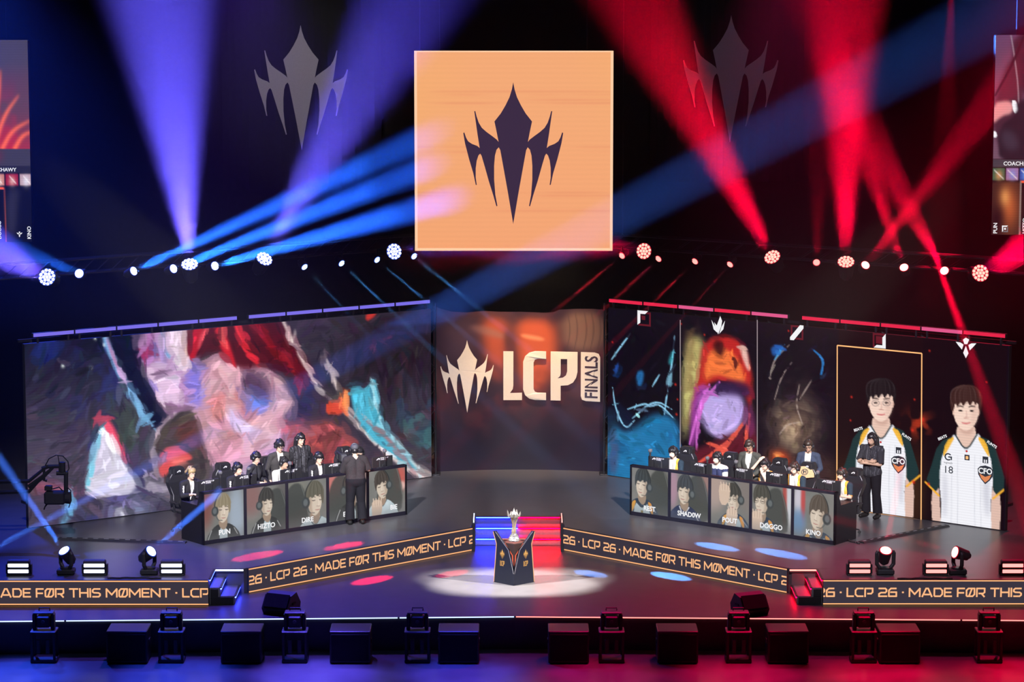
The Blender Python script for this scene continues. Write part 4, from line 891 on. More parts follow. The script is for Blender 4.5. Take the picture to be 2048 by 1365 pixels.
def side_stairs(sx, mat, matw, label):
    """two steps in the notch between the straight and the angled ribbon, going down towards the middle"""
    xo = fl.x if sx < 0 else fr.x; X = lambda d: (xo-sx*d)-xo; yb = nl.y; yf = fl.y+.03
    r = empty('side_stairs', (xo, (yb+yf)/2, -.5)); tag(r, label, 'stairs'); cy = (yb+yf)/2
    yA, yB = yf-cy, yb-.01-cy
    def bx(d0, d1, y0, y1, z0, z1, nm, m):
        a, b = sorted((X(d0), X(d1))); MB().cbox((a, y0, z0), (b, y1, z1), .004).build(nm, m, r)
    bx(.01, .22, yA, yB, .003, .333, 'step', M_tread); bx(.225, .50, yA, yB, .003, .167, 'step', M_tread)
    bx(.03, .47, yA-.03, yA-.004, .003, .15, 'front_panel', M_black); bx(.03, .18, yA-.03, yA-.004, .152, .31, 'front_panel', M_black)
    for d, z in ((.01, .5), (.222, .333), (.502, .167)):
        bx(d+.004, d+.022, yA+.01, yB-.02, z-.040, z-.018, 'light_strip', mat); bx(d-.02, d+.03, yA, yB, z-.016, z+.004, 'nosing', M_blackm)
    a = atz(411, 1138, 0).x-xo if sx < 0 else atz(1655, 1138, 0).x-xo; b = atz(487, 1138, 0).x-xo if sx < 0 else atz(1579, 1138, 0).x-xo
    MB().tube([(a, yB-.03, .475), (b, yB-.03, .475)], .017, 8).build('edge_light', matw, r)
    a2, b2 = sorted((a, b)); MB().cbox((a2, yB-.02, .42), (b2, yB-.0, .5), .004).build('edge_rail', M_black, r)
    return r
side_stairs(-1, em('side_led_blue', (.03, .05, 1.0), 50.), em('side_led_white', (.80, .88, 1.0), 2.2), 'two dark steps with blue light under the edges, beside the left straight ribbon')
side_stairs(1, em('side_led_red', (1.0, .0, .02), 40.), em('side_led_pink', (1.0, .30, .25), 2.2), 'two dark steps with red light under the edges, beside the right straight ribbon')

# ================================================================ trophy and its pedestal
M_navy = pm('navy_lacquer', (.0015, .0022, .007), .45, spec=.15); M_pline = em('pedestal_gold_line', (1.0, .55, .30), .95); M_pred = em('pedestal_red_line', (1.0, .20, .12), .85); M_pgrey = pm('silver_edge', (.20, .20, .22), .35, metal=.8); M_plum = pm('dark_red_lacquer', (.006, .0015, .002), .4); M_pgold = em('pedestal_gold', (.95, .50, .16), .9, False)
PY = POD.y; ped = empty('trophy_pedestal', (POD.x, PY, -.5)); tag(ped, 'dark faceted pedestal with two pointed wings and glowing orange lines holding the trophy', 'pedestal')
fx, fy_ = .0, -.30; ox, oy = .43, .06       # front corner, outer corner of the right wing (plan)
def wingf(sx, off=0.):
    """map (s, z): s 0 at the outer edge, 1 at the front corner"""
    n = Vector((sx*.36, -.43, 0)).normalized()
    return lambda s, z: Vector((sx*ox*(1-s), oy+(fy_-oy)*s, z))+n*off
WP = [(.04, .003), (.155, .80), (.0, 1.04), (.11, 1.052), (.72, .71), (1, .225), (1, .003)]
for sx in (-1, 1):
    MB().prism(WP, wingf(sx), wingf(sx, -.05)).build('wing_panel', M_navy, ped)
    f = wingf(sx, .004)
    def strip(pts, wd, nm, m):
        mb = MB(); pts = [Vector(p) for p in pts]
        for i in range(len(pts)-1):
            d = pts[i+1]-pts[i]; sc_ = Vector((d.x*.56, d.y)); nn = Vector((-sc_.y, sc_.x)).normalized()*wd/2; nn.x /= .56
            mb.flat([pts[i]-nn, pts[i+1]-nn, pts[i+1]+nn, pts[i]+nn], f)
        mb.build(nm, m, ped)
    strip([(.06, .01), (.185, .80), (.03, 1.035)], .020, 'gold_line', M_pline)
    strip([(.13, 1.04), (.74, .71), (.985, .24)], .014, 'silver_line', M_pgrey)
    k = .19; e = MB(); e.flat(EMB, lambda x, y: f(.46+x*.215, .50+y*.150)); e.build('emblem', M_pgold, ped)
    l = MB(); h_ = .105
    dirn = -1 if sx > 0 else 1
    for p, hole in ((L_, ()), (C_, ()), (P_, (Ph_,))): l.flat(p, lambda x, y: f(.46+dirn*(x-.75)*.135, .365+y*h_), hole)
    l.build('lettering', M_pgold, ped)
    # inner V panel, set back, with its red lines
    gI = lambda s, z: Vector((sx*(.30-.30*s), -.02-.20*s, z)); n = Vector((sx*.2, -.3, 0)).normalized()
    MB().prism([(0, .02), (0, .84), (.2, .83), (1, .83), (1, .02)], gI, lambda s, z: gI(s, z)-n*.03).build('inner_panel', M_plum, ped)
    gJ = lambda s, z: gI(s, z)+n*.005
    mb = MB(); wv = .022; pts = [(.38, .83), (.90, .60), (.985, .17)]
    for i in range(2):
        a, b = Vector(pts[i]), Vector(pts[i+1]); mb.flat([(a.x-.04, a.y), (b.x-.04, b.y), (b.x+.04, b.y), (a.x+.04, a.y)], gJ)
    mb.build('red_line', M_pred, ped)
MB().prism([(-.40, .10), (-.33, .36), (.33, .36), (.40, .10), (0, -.13)], lambda x, y: (x, y, .003), lambda x, y: (x*.85, y, .82)).build('core', M_navy, ped)
MB().prism([(-.36, .10), (-.28, .30), (.28, .30), (.36, .10), (0, -.185)], lambda x, y: (x, y, .822), lambda x, y: (x, y, .845)).build('top_plate', pm('red_brown_lacquer', (.05, .016, .014), .4), ped)
M_silver = pm('polished_silver', (.26, .25, .24), .25, metal=.7, noise=.03); M_sgold = pm('pale_gold', (.24, .17, .09), .3, metal=.6); M_cry = pm('crystal_facets', (.14, .14, .15), .15, metal=.6, noise=.75, scale=45)
tr = empty('trophy', (POD.x, PY+.03, -.5+.847)); tag(tr, 'tall silver trophy cup with crown points standing on the dark pedestal', 'trophy')
MB().lathe([(.0, 0), (.105, 0), (.115, .02), (.10, .05), (.108, .06), (.085, .10), (.09, .11), (.06, .14), (.045, .155), (0, .155)], 10).build('base', M_cry, tr)
b_ = MB(); N = 10; prof = [(.045, .15), (.052, .20), (.040, .28), (.045, .36), (.075, .44), (.125, .52)]
for j, (r_, z_) in enumerate(prof): b_.v += [((r_*(1 if i % 2 else .84))*math.cos(2*math.pi*i/N+.2*j), (r_*(1 if i % 2 else .84))*math.sin(2*math.pi*i/N+.2*j), z_) for i in range(N)]
for j in range(len(prof)-1): b_.f += [[j*N+i, j*N+(i+1) % N, (j+1)*N+(i+1) % N, (j+1)*N+i] for i in range(N)]; b_.mi += [i % 2 for i in range(N)]
b_.build('cup', [M_silver, M_sgold], tr)
for i in range(8):
    a = 2*math.pi*i/8+.39; c_, s_ = math.cos(a), math.sin(a); tn = Vector((-s_, c_, 0)); o = Vector((c_, s_, 0))
    hgt = .63 if i % 2 else .585
    MB().add([o*.120+tn*.038+V(0, 0, .50), o*.120-tn*.038+V(0, 0, .50), o*.145+V(0, 0, hgt), o*.085+V(0, 0, .51), o*.138+tn*.02+V(0, 0, .56), o*.138-tn*.02+V(0, 0, .56)], [(0, 1, 5), (0, 5, 4), (4, 5, 2), (0, 3, 1), (0, 4, 3), (4, 2, 3), (2, 5, 3), (5, 1, 3)]).build('crown_point', M_silver, tr)
MB().lathe([(0, .44), (.03, .46), (.055, .52), (.062, .55), (.03, .60), (.012, .65), (.0, .69)], 10).build('centre_spike', M_silver, tr)

# ================================================================ desks
M_desk = pm('desk_black', (.007, .0065, .009), .45, spec=.3); M_bar = pm('desk_frame', (.008, .0075, .014), .4, spec=.35)
class Desk:
    def __init__(s, pa, pb, name_side):
        s.A = atz(*pa, 0); s.B = atz(*pb, 0); s.L = (s.B-s.A).length; s.U = (s.B-s.A)/s.L
        n = Vector((s.U.y, -s.U.x, 0)); s.n = n if n.y < 0 else -n; s.c = (s.A+s.B)/2-s.n*.45; s.phi = math.atan2(s.n.x, -s.n.y)
    def at(s, u, b, z): return s.A+s.U*u-s.n*b+Vector((0, 0, z))
    def ub(s, px, py, z):
        p = atz(px, py, z)-s.A; return p.dot(s.U), -p.dot(s.n)
DL = Desk((406.5, 1091.4), (814.3, 1030.2), 'left'); DR = Desk((1259.4, 1030.5), (1669.5, 1091.4), 'right')
# portraits on the desk screens
def portrait(side, i):
    W_, H_ = 76, 84; c = Canvas(W_, H_, (112, 112, 108)); n1 = c.noise(26, 60+i+side*9, 3); n2 = c.noise(9, 80+i+side*7, 2)
    k = lambda *a: [(x*(W_-1), y*(H_-1)) for x, y in a]
    c.mix(np.clip((n1-.4)*3, 0, 1), (128, 124, 122), .6)
    spec = {(0, 0): dict(fx=.47, fy=.36, s=.25, hair=(136, 124, 100), top='jacket', tilt=.05, bg=((.0, .25, .25, .5, (120, 66, 60)), (.80, .6, .22, .8, (156, 170, 188))), chair=None, dx=.1),
            (0, 1): dict(fx=.52, fy=.36, s=.24, hair=(58, 56, 54), top='jacket', tilt=.0, bg=((.12, .2, .3, .4, (132, 92, 90)), (.95, .3, .2, .8, (86, 82, 82))), chair=(.75, .5), dx=.25),
            (0, 2): dict(fx=.70, fy=.44, s=.30, hair=(92, 88, 76), top='white', tilt=.0, bg=((.1, .3, .4, .6, (70, 74, 70)), (.2, .1, .3, .2, (128, 126, 116))), chair=(.2, .45), dx=.3),
            (0, 3): dict(fx=.60, fy=.30, s=.26, hair=(70, 66, 62), top='jacket', tilt=.0, bg=((.1, .15, .3, .3, (206, 110, 104)), (.9, .3, .3, .4, (150, 120, 116))), chair=(.3, .4), dx=.2),
            (0, 4): dict(fx=.36, fy=.34, s=.25, hair=(66, 58, 54), top='white', tilt=-.15, bg=((.85, .2, .2, .3, (196, 82, 74)), (.9, .4, .1, .1, (226, 190, 180))), chair=(.6, .3), dx=.0, hands=((.22, .72),)),
            (1, 0): dict(fx=.28, fy=.34, s=.26, hair=(54, 58, 60), top='jersey', tilt=.1, bg=((.85, .5, .3, .6, (88, 88, 84)),), chair=(.75, .4), dx=-.15),
            (1, 1): dict(fx=.36, fy=.36, s=.26, hair=(60, 62, 66), top='navy', tilt=.1, bg=((.05, .3, .15, .5, (170, 130, 150)), (.85, .2, .2, .4, (150, 110, 104))), chair=(.7, .4), dx=-.15),
            (1, 2): dict(fx=.58, fy=.38, s=.25, hair=(62, 60, 56), top='jersey', tilt=-.1, bg=((.1, .2, .3, .5, (176, 150, 140)), (.9, .2, .2, .5, (120, 110, 106))), chair=None, dx=-.2, glasses=1, hands=((.35, .16), (.55, .68))),
            (1, 3): dict(fx=.24, fy=.34, s=.27, hair=(70, 68, 62), top='jersey', tilt=.0, bg=((.92, .3, .1, .6, (206, 206, 214)), (.82, .3, .06, .6, (170, 60, 54))), chair=(.6, .45), dx=-.3, glasses=1, hands=((.12, .66),)),
            (1, 4): dict(fx=.60, fy=.46, s=.30, hair=(84, 74, 66), top='jersey', tilt=.15, bg=((.1, .2, .12, .4, (206, 200, 214)), (.22, .2, .06, .5, (186, 60, 60)), (.1, .7, .2, .3, (96, 130, 170))), chair=None, dx=-.1)}[(side, i)]
    for (x, y, rx, ry, col) in spec['bg']: c.blob(x*W_, y*H_, rx*W_, ry*H_, col, .85, 0, 2)
    if spec.get('chair'):
        x, y = spec['chair']; c.fill(k((x-.24, y-.26), (x-.08, y-.42), (x+.12, y-.42), (x+.24, y-.2), (x+.34, y+.2), (x+.3, 1.05), (x-.4, 1.05), (x-.38, y+.2)), (62, 64, 62), .9, 1); c.stroke(k((x+.14, y-.36), (x+.24, y-.1), (x+.32, y+.3)), [.8, 1.2, .8], (124, 128, 124), .6)
    fx, fy, s, dx, tl = spec['fx'], spec['fy']+.02, spec['s']*1.13, spec['dx'], spec['tilt']
    def Q(*a): return k(*[(fx+(x*math.cos(tl)-y*math.sin(tl))*s*.86, fy+(x*math.sin(tl)+y*math.cos(tl))*s) for x, y in a])
    B = lambda *a: k(*[(fx+x*s*.86, fy+y*s) for x, y in a]); top = spec['top']
    base = {'jacket': (50, 50, 50), 'white': (184, 200, 206), 'jersey': (44, 56, 74), 'navy': (38, 44, 72)}[top]; skin = (204, 188, 170); sh = (150, 128, 110)
    c.fill(B((-.5, 1.05), (-1.1, 1.35), (-1.75, 2.0), (-2.1, 3.4), (2.2, 3.4), (1.8, 2.0), (1.15, 1.35), (.5, 1.05)), base, 1, 0, 1)
    c.mix(np.clip((n2-.5)*5, 0, 1)*c.mask(B((-1.1, 1.35), (-1.75, 2.0), (-2.1, 3.4), (2.2, 3.4), (1.8, 2.0), (1.15, 1.35))), tuple(min(255, v+22) for v in base), .5)
    if top == 'jacket':
        c.fill(B((-.42, 1.2), (.42, 1.2), (.5, 3.4), (-.3, 3.4)), (186, 200, 206), 1); c.stroke(B((-1.2, 1.5), (-1.55, 2.1), (-1.7, 2.6)), [1, 1.4, .8], (214, 214, 214), .9); c.stroke(B((1.15, 1.5), (1.5, 2.0)), [1, 1.2], (214, 214, 214), .9)
    elif top == 'white': c.stroke(B((-.55, 1.1), (0, 1.75), (.55, 1.1)), [1.6, 2, 1.6], (70, 78, 80), 1); c.stroke(B((-1.1, 1.4), (-.6, 1.9), (-.9, 3)), [.6, .8, .6], (120, 136, 140), .8)
    elif top == 'jersey':
        c.fill(B((-.8, 1.3), (0, 1.9), (.8, 1.3), (.95, 3.4), (-.95, 3.4)), (176, 192, 198), 1); c.fill(B((-.6, 1.2), (-1.15, 1.45), (-1.2, 2.3), (-.85, 1.9)), (216, 150, 62), 1); c.fill(B((.6, 1.2), (1.15, 1.45), (1.25, 2.4), (.85, 1.9)), (216, 140, 60), 1); c.stroke(B((-.5, 1.2), (0, 1.95), (.5, 1.2)), [1.4, 1.4, 1.4], (40, 46, 52)); c.fill(B((-.1, 2.0), (.12, 2.0), (.12, 2.25), (-.1, 2.25)), (110, 90, 40), .9, 0, 0)
        c.stroke(B((1.0, 1.55), (1.5, 2.0)), [2, 2], (170, 176, 186), .7)
    else: c.stroke(B((-.5, 1.2), (-.1, 1.9), (.5, 1.2)), [2.2, 2.2, 2.2], (206, 206, 212)); c.fill(B((-.5, 2.2), (-.1, 2.2), (-.1, 2.6), (-.5, 2.6)), (170, 176, 190), .8); c.stroke(B((1.1, 1.6), (1.5, 2.1)), [2, 2], (186, 186, 196), .8)
    c.fill(B((-.4, .6), (.4, .6), (.48, 1.2), (.1, 1.65), (-.48, 1.2)), sh, 1, 0)
    c.fill(Q((-.62, -.5), (.62, -.5), (.64, .15), (.5, .65), (.16, 1.0), (-.16, 1.0), (-.5, .65), (-.64, .15)), skin, 1, 0, 2)
    d = 1 if dx > 0 else -1
    c.fill(Q((-.62*d, -.4), (-.22*d, -.2), (-.3*d, .5), (-.1*d, .95), (-.5*d, .65), (-.64*d, .15)), sh, .55, 1)
    c.stroke(Q((dx+.02, -.05), (dx+.10*d, .3), (dx, .38)), [.7, 1.3, 1], (232, 216, 200), .8); c.stroke(Q((dx-.14, .4), (dx+.12, .42)), [.8, .8], (120, 92, 82), .8)
    for e in (-.32, .32):
        c.stroke(Q((dx*.7+e-.16, -.2), (dx*.7+e, -.25), (dx*.7+e+.16, -.18)), [.9, 1.3, .8], (66, 56, 50), .9); c.stroke(Q((dx*.7+e-.14, .0), (dx*.7+e, .03), (dx*.7+e+.14, .0)), [.8, 1.4, .8], (50, 42, 40), .95)
        if spec.get('glasses'): c.stroke([Q((dx*.7+e+.22*math.cos(t), .0+.17*math.sin(t)))[0] for t in np.linspace(0, 6.3, 12)], [.8, .8], (90, 80, 74), .9)
    c.stroke(Q((dx*.8-.2, .63), (dx*.8, .66), (dx*.8+.2, .63)), [.9, 1.6, .9], (160, 100, 96), .9)
    hr = spec['hair']
    c.fill(Q((-.7, .35), (-.84, -.4), (-.68, -1.0), (-.2, -1.32), (.4, -1.25), (.82, -.75), (.84, -.1), (.7, .4), (.58, -.05), (.5, -.38), (.25, -.18), (.05, -.4), (-.2, -.12), (-.42, -.3), (-.58, -.1)), hr, 1, 0)
    for q in np.linspace(-.65, .65, 11): c.stroke(Q((q*.4, -1.2), (q*.95, -.8), (q, -.25)), [.5, 1.1, .5], tuple(v+int(26*math.sin(q*17)) for v in hr), .7)
    c.stroke(Q((-.9*d, .1), (-.86*d, -.7), (-.3*d, -1.36), (.2*d, -1.4)), [2, 2, 1.6, .8], (40, 42, 44), .95)
    c.disc(*Q((-.82*d, .1))[0], 6.2*s/.26, 8*s/.26, (58, 62, 64), 1, 0, .2); c.disc(*Q((-.84*d, .08))[0], 3.4*s/.26, 5*s/.26, (96, 102, 104), .9, 0, .3)
    c.stroke(Q((-.8*d, .3), (-.5*d, .8), (-.05*d, .82)), [.9, 1, 1.4], (60, 62, 64), .9)
    for (x, y) in spec.get('hands', ()):
        c.fill(k((x-.12, y+.4), (x-.16, y), (x-.06, y-.08), (x+.12, y-.05), (x+.16, y+.1), (x+.08, y+.4)), (204, 178, 158), 1)
        for q in range(4): c.stroke(k((x-.08+q*.06, y+.08), (x-.1+q*.075, y-.1)), [2.4, 1.8], (212, 188, 168), 1); c.stroke(k((x-.05+q*.06, y+.06), (x-.065+q*.075, y-.08)), [.6, .5], (140, 110, 96), .6)
    c.mix(np.clip((c.Y/H_-.72)*3, 0, 1), (104, 104, 108), .55)
    c.mix(np.ones((H_, W_)), (132, 136, 134), .10)
    return c
M_port = led('portrait_picture', 1.18, 220, .06)
NAMES = {0: ('PUN', 'HIZTO', 'DIRE', 'ELIE', 'BIE'), 1: ('REST', 'SHAD0W', 'POUT', 'DOGGO', 'KINO')}
def desk(D, side, label):
    c = D.at(D.L/2, .4, 0); r = empty('player_desk', c); tag(r, label, 'desk', 'long player desks'); at = lambda u, b, z: D.at(u, b, z)-c; L = D.L
    pr = lambda p, b0, b1: MB().prism(p, lambda u, z: at(u, b0, z), lambda u, z: at(u, b1, z))
    pr([(0.002, .003), (L-.002, .003), (L-.002, 1.09), (.002, 1.09)], .03, .06).build('front_board', M_desk, r)
    pr([(0, 1.05), (L, 1.05), (L, 1.10), (0, 1.10)], 0, .12).build('top_rail', M_bar, r)
    pr([(0, .003), (L, .003), (L, .085), (0, .085)], 0, .05).build('bottom_rail', M_bar, r)
    bays = 5; bw_ = L/bays
    for k in range(bays+1):
        u = k*bw_; u0, u1 = max(0, u-.035), min(L, u+.035); pr([(u0, .085), (u1, .085), (u1, 1.05), (u0, 1.05)], 0, .05).build('upright', M_bar, r)
    MB().prism([(.02, .14), (L-.02, .14), (L-.02, .82), (.02, .82)], lambda u, b: at(u, b, .74), lambda u, b: at(u, b, .775)).build('tabletop', M_desk, r)
    prof = [(.0, .003), (.0, 1.10), (.12, 1.10), (.22, .80), (.84, .80), (.84, .003)]
    for u0, u1 in ((0, .04), (L-.04, L)):
        MB().prism(prof, lambda b, z: at(u0, b, z), lambda b, z: at(u1, b, z)).build('side_panel', M_desk, r)
    for k in range(bays):
        a0, a1 = k*bw_+.036+(.01 if k == 0 else 0), (k+1)*bw_-.036-(.01 if k == 4 else 0)
        p = picture('desk_screen', portrait(side, k), lambda x, y: at(a0+(a1-a0)*x, .012, .085+(1-y)*.965), M_port, r)
        mb = MB(); xo = {0: (.5, .5, .5, .5, .68), 1: (.5, .5, .5, .5, .5)}[side][k]
        write(mb, NAMES[side][k], lambda x, y: at(x, .004, y), a0+(a1-a0)*xo, .165 if side == 0 else .15, .105, bold=.03, maxw=.62)
        mb.build('name_lettering', M_white, p)
    return r
desk(DL, 0, 'long black player desk on the left with five portrait screens in front'); desk(DR, 1, 'long black player desk on the right with five portrait screens in front')

# ---- gaming chairs
M_pu = pm('black_leatherette', (.014, .014, .017), .38, bump=.03); M_pip = pm('grey_piping', (.22, .22, .24), .5)
def rog_eye(mb, f, x, y, s):
    """slanted eye shaped mark of the chairs and monitors"""
    mb.flat([(x+a*s, y+b*s) for a, b in ((-1, -.35), (-.5, -.05), (-.1, .35), (.6, .45), (1, .1), (.8, -.3), (.25, -.45), (.45, -.1), (.2, .1), (-.1, -.1), (-.3, -.4), (-.55, -.45))], f)
def make_chair():
    r = empty('gaming_chair'); tag(r, 'x', 'chair', 'black gaming chairs at the player desks')
    MB().cbox((-.26, -.27, .44), (.26, .24, .54), .035).build('seat', M_pu, r)
    out = [(-.21, .50), (-.22, .62), (-.19, .80), (-.25, .98), (-.28, 1.10), (-.24, 1.20), (-.17, 1.27), (-.165, 1.37), (-.12, 1.42), (.12, 1.42), (.165, 1.37), (.17, 1.27), (.24, 1.20), (.28, 1.10), (.25, .98), (.19, .80), (.22, .62), (.21, .50)]
    yb = lambda z: .22+(z-.5)*.16
    MB().prism(out, lambda x, z: V(x, yb(z)-.03-.35*x*x*1.6, z), lambda x, z: V(x*.96, yb(z)+.07-.1*x*x, z)).build('backrest', M_pu, r)
    MB().cbox((-.115, yb(1.33)-.075, 1.25), (.115, yb(1.33)-.035, 1.39), .015).build('headrest', M_pu, r)
    for s in (-1, 1):
        m = MB(); m.tube([(s*.20, yb(.62)-.05, .62), (s*.17, yb(.8)-.05, .80), (s*.235, yb(1.0)-.06, 1.0), (s*.255, yb(1.1)-.06, 1.1), (s*.22, yb(1.19)-.06, 1.19), (s*.155, yb(1.27)-.05, 1.27)], .008, 5); m.build('piping', M_pip, r)
        m = MB(); m.cbox((s*.31-.04, -.18, .68), (s*.31+.04, .12, .71), .01); m.cyl((s*.31, -.02, .50), (s*.31, -.02, .685), .025, n=8); m.box((min(s*.22, s*.33), -.05, .47), (max(s*.22, s*.33), .01, .50)); m.build('armrest', M_blackm, r)
    MB().cyl((0, 0, .12), (0, 0, .45), .03, n=10).build('gas_column', M_blackm, r)
    for k in range(5):
        a = 2*math.pi*k/5+.3; p = V(.30*math.cos(a), .30*math.sin(a), .075)
        leg = MB().tube([(0, 0, .13), p*.5+V(0, 0, .07), p+V(0, 0, .01)], [.028, .024, .018], 6).build('leg', M_blackm, r)
        MB().cyl(p+V(-.02*math.sin(a), .02*math.cos(a), -.04), p+V(.02*math.sin(a), -.02*math.cos(a), -.04), .034, n=10).build('caster', M_rub, leg)
    mb = MB(); rog_eye(mb, lambda x, z: V(x, yb(1.33)-.080, z), 0, 1.325, .05); mb.build('logo', pm('white_print', (.75, .75, .76), .5), r)
    return r
CHAIR = make_chair(); first_chair = [True]
def place_chair(p, rz, label):
    c = CHAIR if first_chair[0] else copy_tree(CHAIR); first_chair[0] = False
    c.location = (p.x, p.y, 0); c.scale = (1, 1, .93); c.rotation_euler = (0, 0, rz); c['label'] = label; return c
# ---- monitors seen from behind, with the maker's mark, and little round cameras on posts
M_wp = pm('white_lettering', (.72, .72, .74), .5)
def make_monitor():
    r = empty('monitor'); tag(r, 'x', 'monitor', 'monitors on the player desks')
    MB().cbox((-.27, -.012, .19), (.27, .022, .50), .006).build('panel', M_black, r)
    MB().cbox((-.10, -.04, .24), (.10, -.010, .42), .012).build('back_cover', M_black, r)
    MB().cbox((-.03, -.055, .02), (.03, -.035, .33), .008).build('neck', M_blackm, r)
    MB().prism([(-.13, -.09), (.13, -.09), (.16, .12), (0, .06), (-.16, .12)], lambda x, y: V(x, y, 0), lambda x, y: V(x, y, .02)).build('foot', M_blackm, r)
    f = lambda x, z: V(x, -.0155, z); mb = MB(); rog_eye(mb, f, -.12, .455, .048); mb.build('logo', M_wp, r)
    mb = MB(); write(mb, 'REPUBLIC OF', f, -.06, .459, .026, 'l', bold=.02); write(mb, 'GAMERS', f, -.06, .427, .026, 'l', bold=.02); mb.build('lettering', M_wp, r)
    MB().box((-.255, .0225, .205), (.255, .024, .488)).build('screen', em('monitor_glow', (.25, .30, .45), .8), r)
    return r
def make_cam():
    r = empty('webcam_post'); tag(r, 'x', 'camera', 'small round cameras on posts at the player desks')
    MB().cbox((-.025, -.025, 0), (.025, .025, .03), .006).build('clamp', M_blackm, r)
    MB().cyl((0, 0, .03), (0, 0, .56), .009, n=8).build('post', M_blackm, r)
    MB().cyl((0, 0, .54), (0, 0, .60), .022, n=10).build('mount', M_black, r)
    MB().ball((0, 0, .645), (.045, .045, .045), 14, 10).build('camera_ball', pm('camera_shell', (.10, .10, .11), .25), r)
    m = MB(); m.cyl((0, .035, .655), (0, .052, .658), .024, .02, n=12); m.build('lens', pm('lens_glass', (.3, .3, .32), .08, metal=.5), r)
    return r
MON, WEB = make_monitor(), make_cam()
def place(proto, used, p, rz, label):
    c = proto if not used else copy_tree(proto); c.location = p; c.rotation_euler = (0, 0, rz); c['label'] = label; return c
mons = {0: ((432, 966), (515, 955), (603, 942), (690, 930), (759, 911)), 1: ((1316, 914), (1402, 925), (1479, 937), (1561, 943), (1654, 960))}
cams = {0: ((411, 940), (496, 940), (582, 930), (662, 909), (742, 898)), 1: ((1330, 897), (1407, 921), (1490, 922), (1577, 941), (1661, 941))}
k1 = k2 = 0
for side, D in ((0, DL), (1, DR)):
    sd = ('left', 'right')[side]
    for i in range(5):
        u = D.ub(*mons[side][i], 1.29)[0]; u = min(max(u, .34), D.L-.34)
        p = D.at(u, .34, .777); place(MON, k1, p, D.phi, f"black monitor with white eye mark, {ORD[i]} from the left on the {sd} desk"); k1 += 1
        px, py = cams[side][i]; p = D.at(min(max(D.ub(px, py, 1.40)[0], .10), D.L-.10), .20, .777)
        if side == 0 and i == 3: pass
        place(WEB, k2, p, D.phi, f"small round camera on a post, {ORD[i]} from the left on the {sd} desk"); k2 += 1

# ================================================================ lamps
M_lens_b = em('lens_blue_white', (.80, .88, 1.0), 5.); M_lens_r = em('lens_pink_white', (1.0, .55, .45), 4.); M_lens_bw = em('lens_violet_white', (.80, .82, 1.0), 2.2); M_lens_rw = em('lens_warm_white', (1.0, .52, .42), 1.5)
M_lens_bs = em('lens_blue_small', (.45, .66, 1.0), 3.); M_lens_rs = em('lens_red_small', (1.0, .30, .26), 2.)
M_ring_b = em('ring_blue', (.03, .10, .8), .8); M_ring_r = em('ring_red', (.8, .01, .04), .8)
ROW_Z = 5.2
_rl = (atz(97, 556, ROW_Z), atz(785, 504, ROW_Z)); _rr = (atz(1291, 503.5, ROW_Z), atz(1958, 548, ROW_Z))
def row_pt(px, py):
    """point of a lamp in the vertical plane of its truss"""
    a, b = _rl if px < 1030 else _rr; n = Vector((-(b.y-a.y), b.x-a.x, 0)); r = ray(px, py); o = Vector((0, 0, H)); return o+r*((a-o).dot(n)/r.dot(n))
def lamp_head(r, d, rad, ln, lens_mats, cells, small=False):
    """lamp head about the local origin, pointing along d; returns nothing. Yoke and clamp hang it from the pipe above"""
    d = Vector(d).normalized(); M = d.to_track_quat('Z', 'Y').to_matrix().to_4x4(); back = -d
    MB().cyl(back*ln*.75, d*ln*.20, rad*.80, rad*1.06, n=18).build('lamp_housing', M_black, r)
    MB().cyl(back*ln*.75, back*ln*.95, rad*.72, rad*.4, n=14).build('rear_cap', M_blackm, r)
    if cells:
        m = MB(); rc = rad*.19
        pts = [(0, 0)]+[(rad*.40*math.cos(a), rad*.40*math.sin(a)) for a in np.arange(6)*math.pi/3]+[(rad*.80*math.cos(a), rad*.80*math.sin(a)) for a in np.arange(12)*math.pi/6+.2]
        for x, y in pts: m.cyl(M@V(x, y, ln*.21), M@V(x, y, ln*.21+.012), rc, rc*.9, n=8)
        tag(m.build('lens_cells', lens_mats[0], r), kind='stuff')
        MB().cyl(d*ln*.2, d*ln*.205, rad*1.02, n=18).build('lens_plate', lens_mats[1], r)
    else:
        MB().cyl(d*ln*.2, d*ln*.2+d*.012, rad*.86, n=18).build('lens', lens_mats[0], r); MB().cyl(d*ln*.196, d*ln*.2+d*.006, rad*1.0, n=18).build('lens_ring', lens_mats[1], r)
def hang_lamp(px, py, q, rad, lens_mats, cells, label, group):
    p = row_pt(px, py); d = (Vector(q)-p).normalized()
    r = empty('wash_light' if cells else 'spot_lamp', p); tag(r, label, 'lamp', group)
    lamp_head(r, d, rad, rad*2.4, lens_mats, cells)
    yo = rad*1.0+.16; s = V(1, 0, 0)
    for sg in (-1, 1):
        MB().tube([s*sg*rad*1.10+V(0, -.01, 0), s*sg*rad*1.16+V(0, yo*.5, 0), s*sg*rad*.65+V(0, yo, 0)], [.016, .016, .016], 6).build('yoke_arm', M_blackm, r)
    MB().cbox((-rad*.72, yo-.03, -rad*.6), (rad*.72, yo+.14, rad*.6), .02).build('yoke_base', M_black, r)
    MB().cyl((0, yo+.10, 0), (0, .66, ROW_Z-p.z), .025, n=8).build('clamp', M_blackm, r)
    return p, d
rowL, rowR = [], []
def q_of(px, py, Y): return aty(px, py, Y)
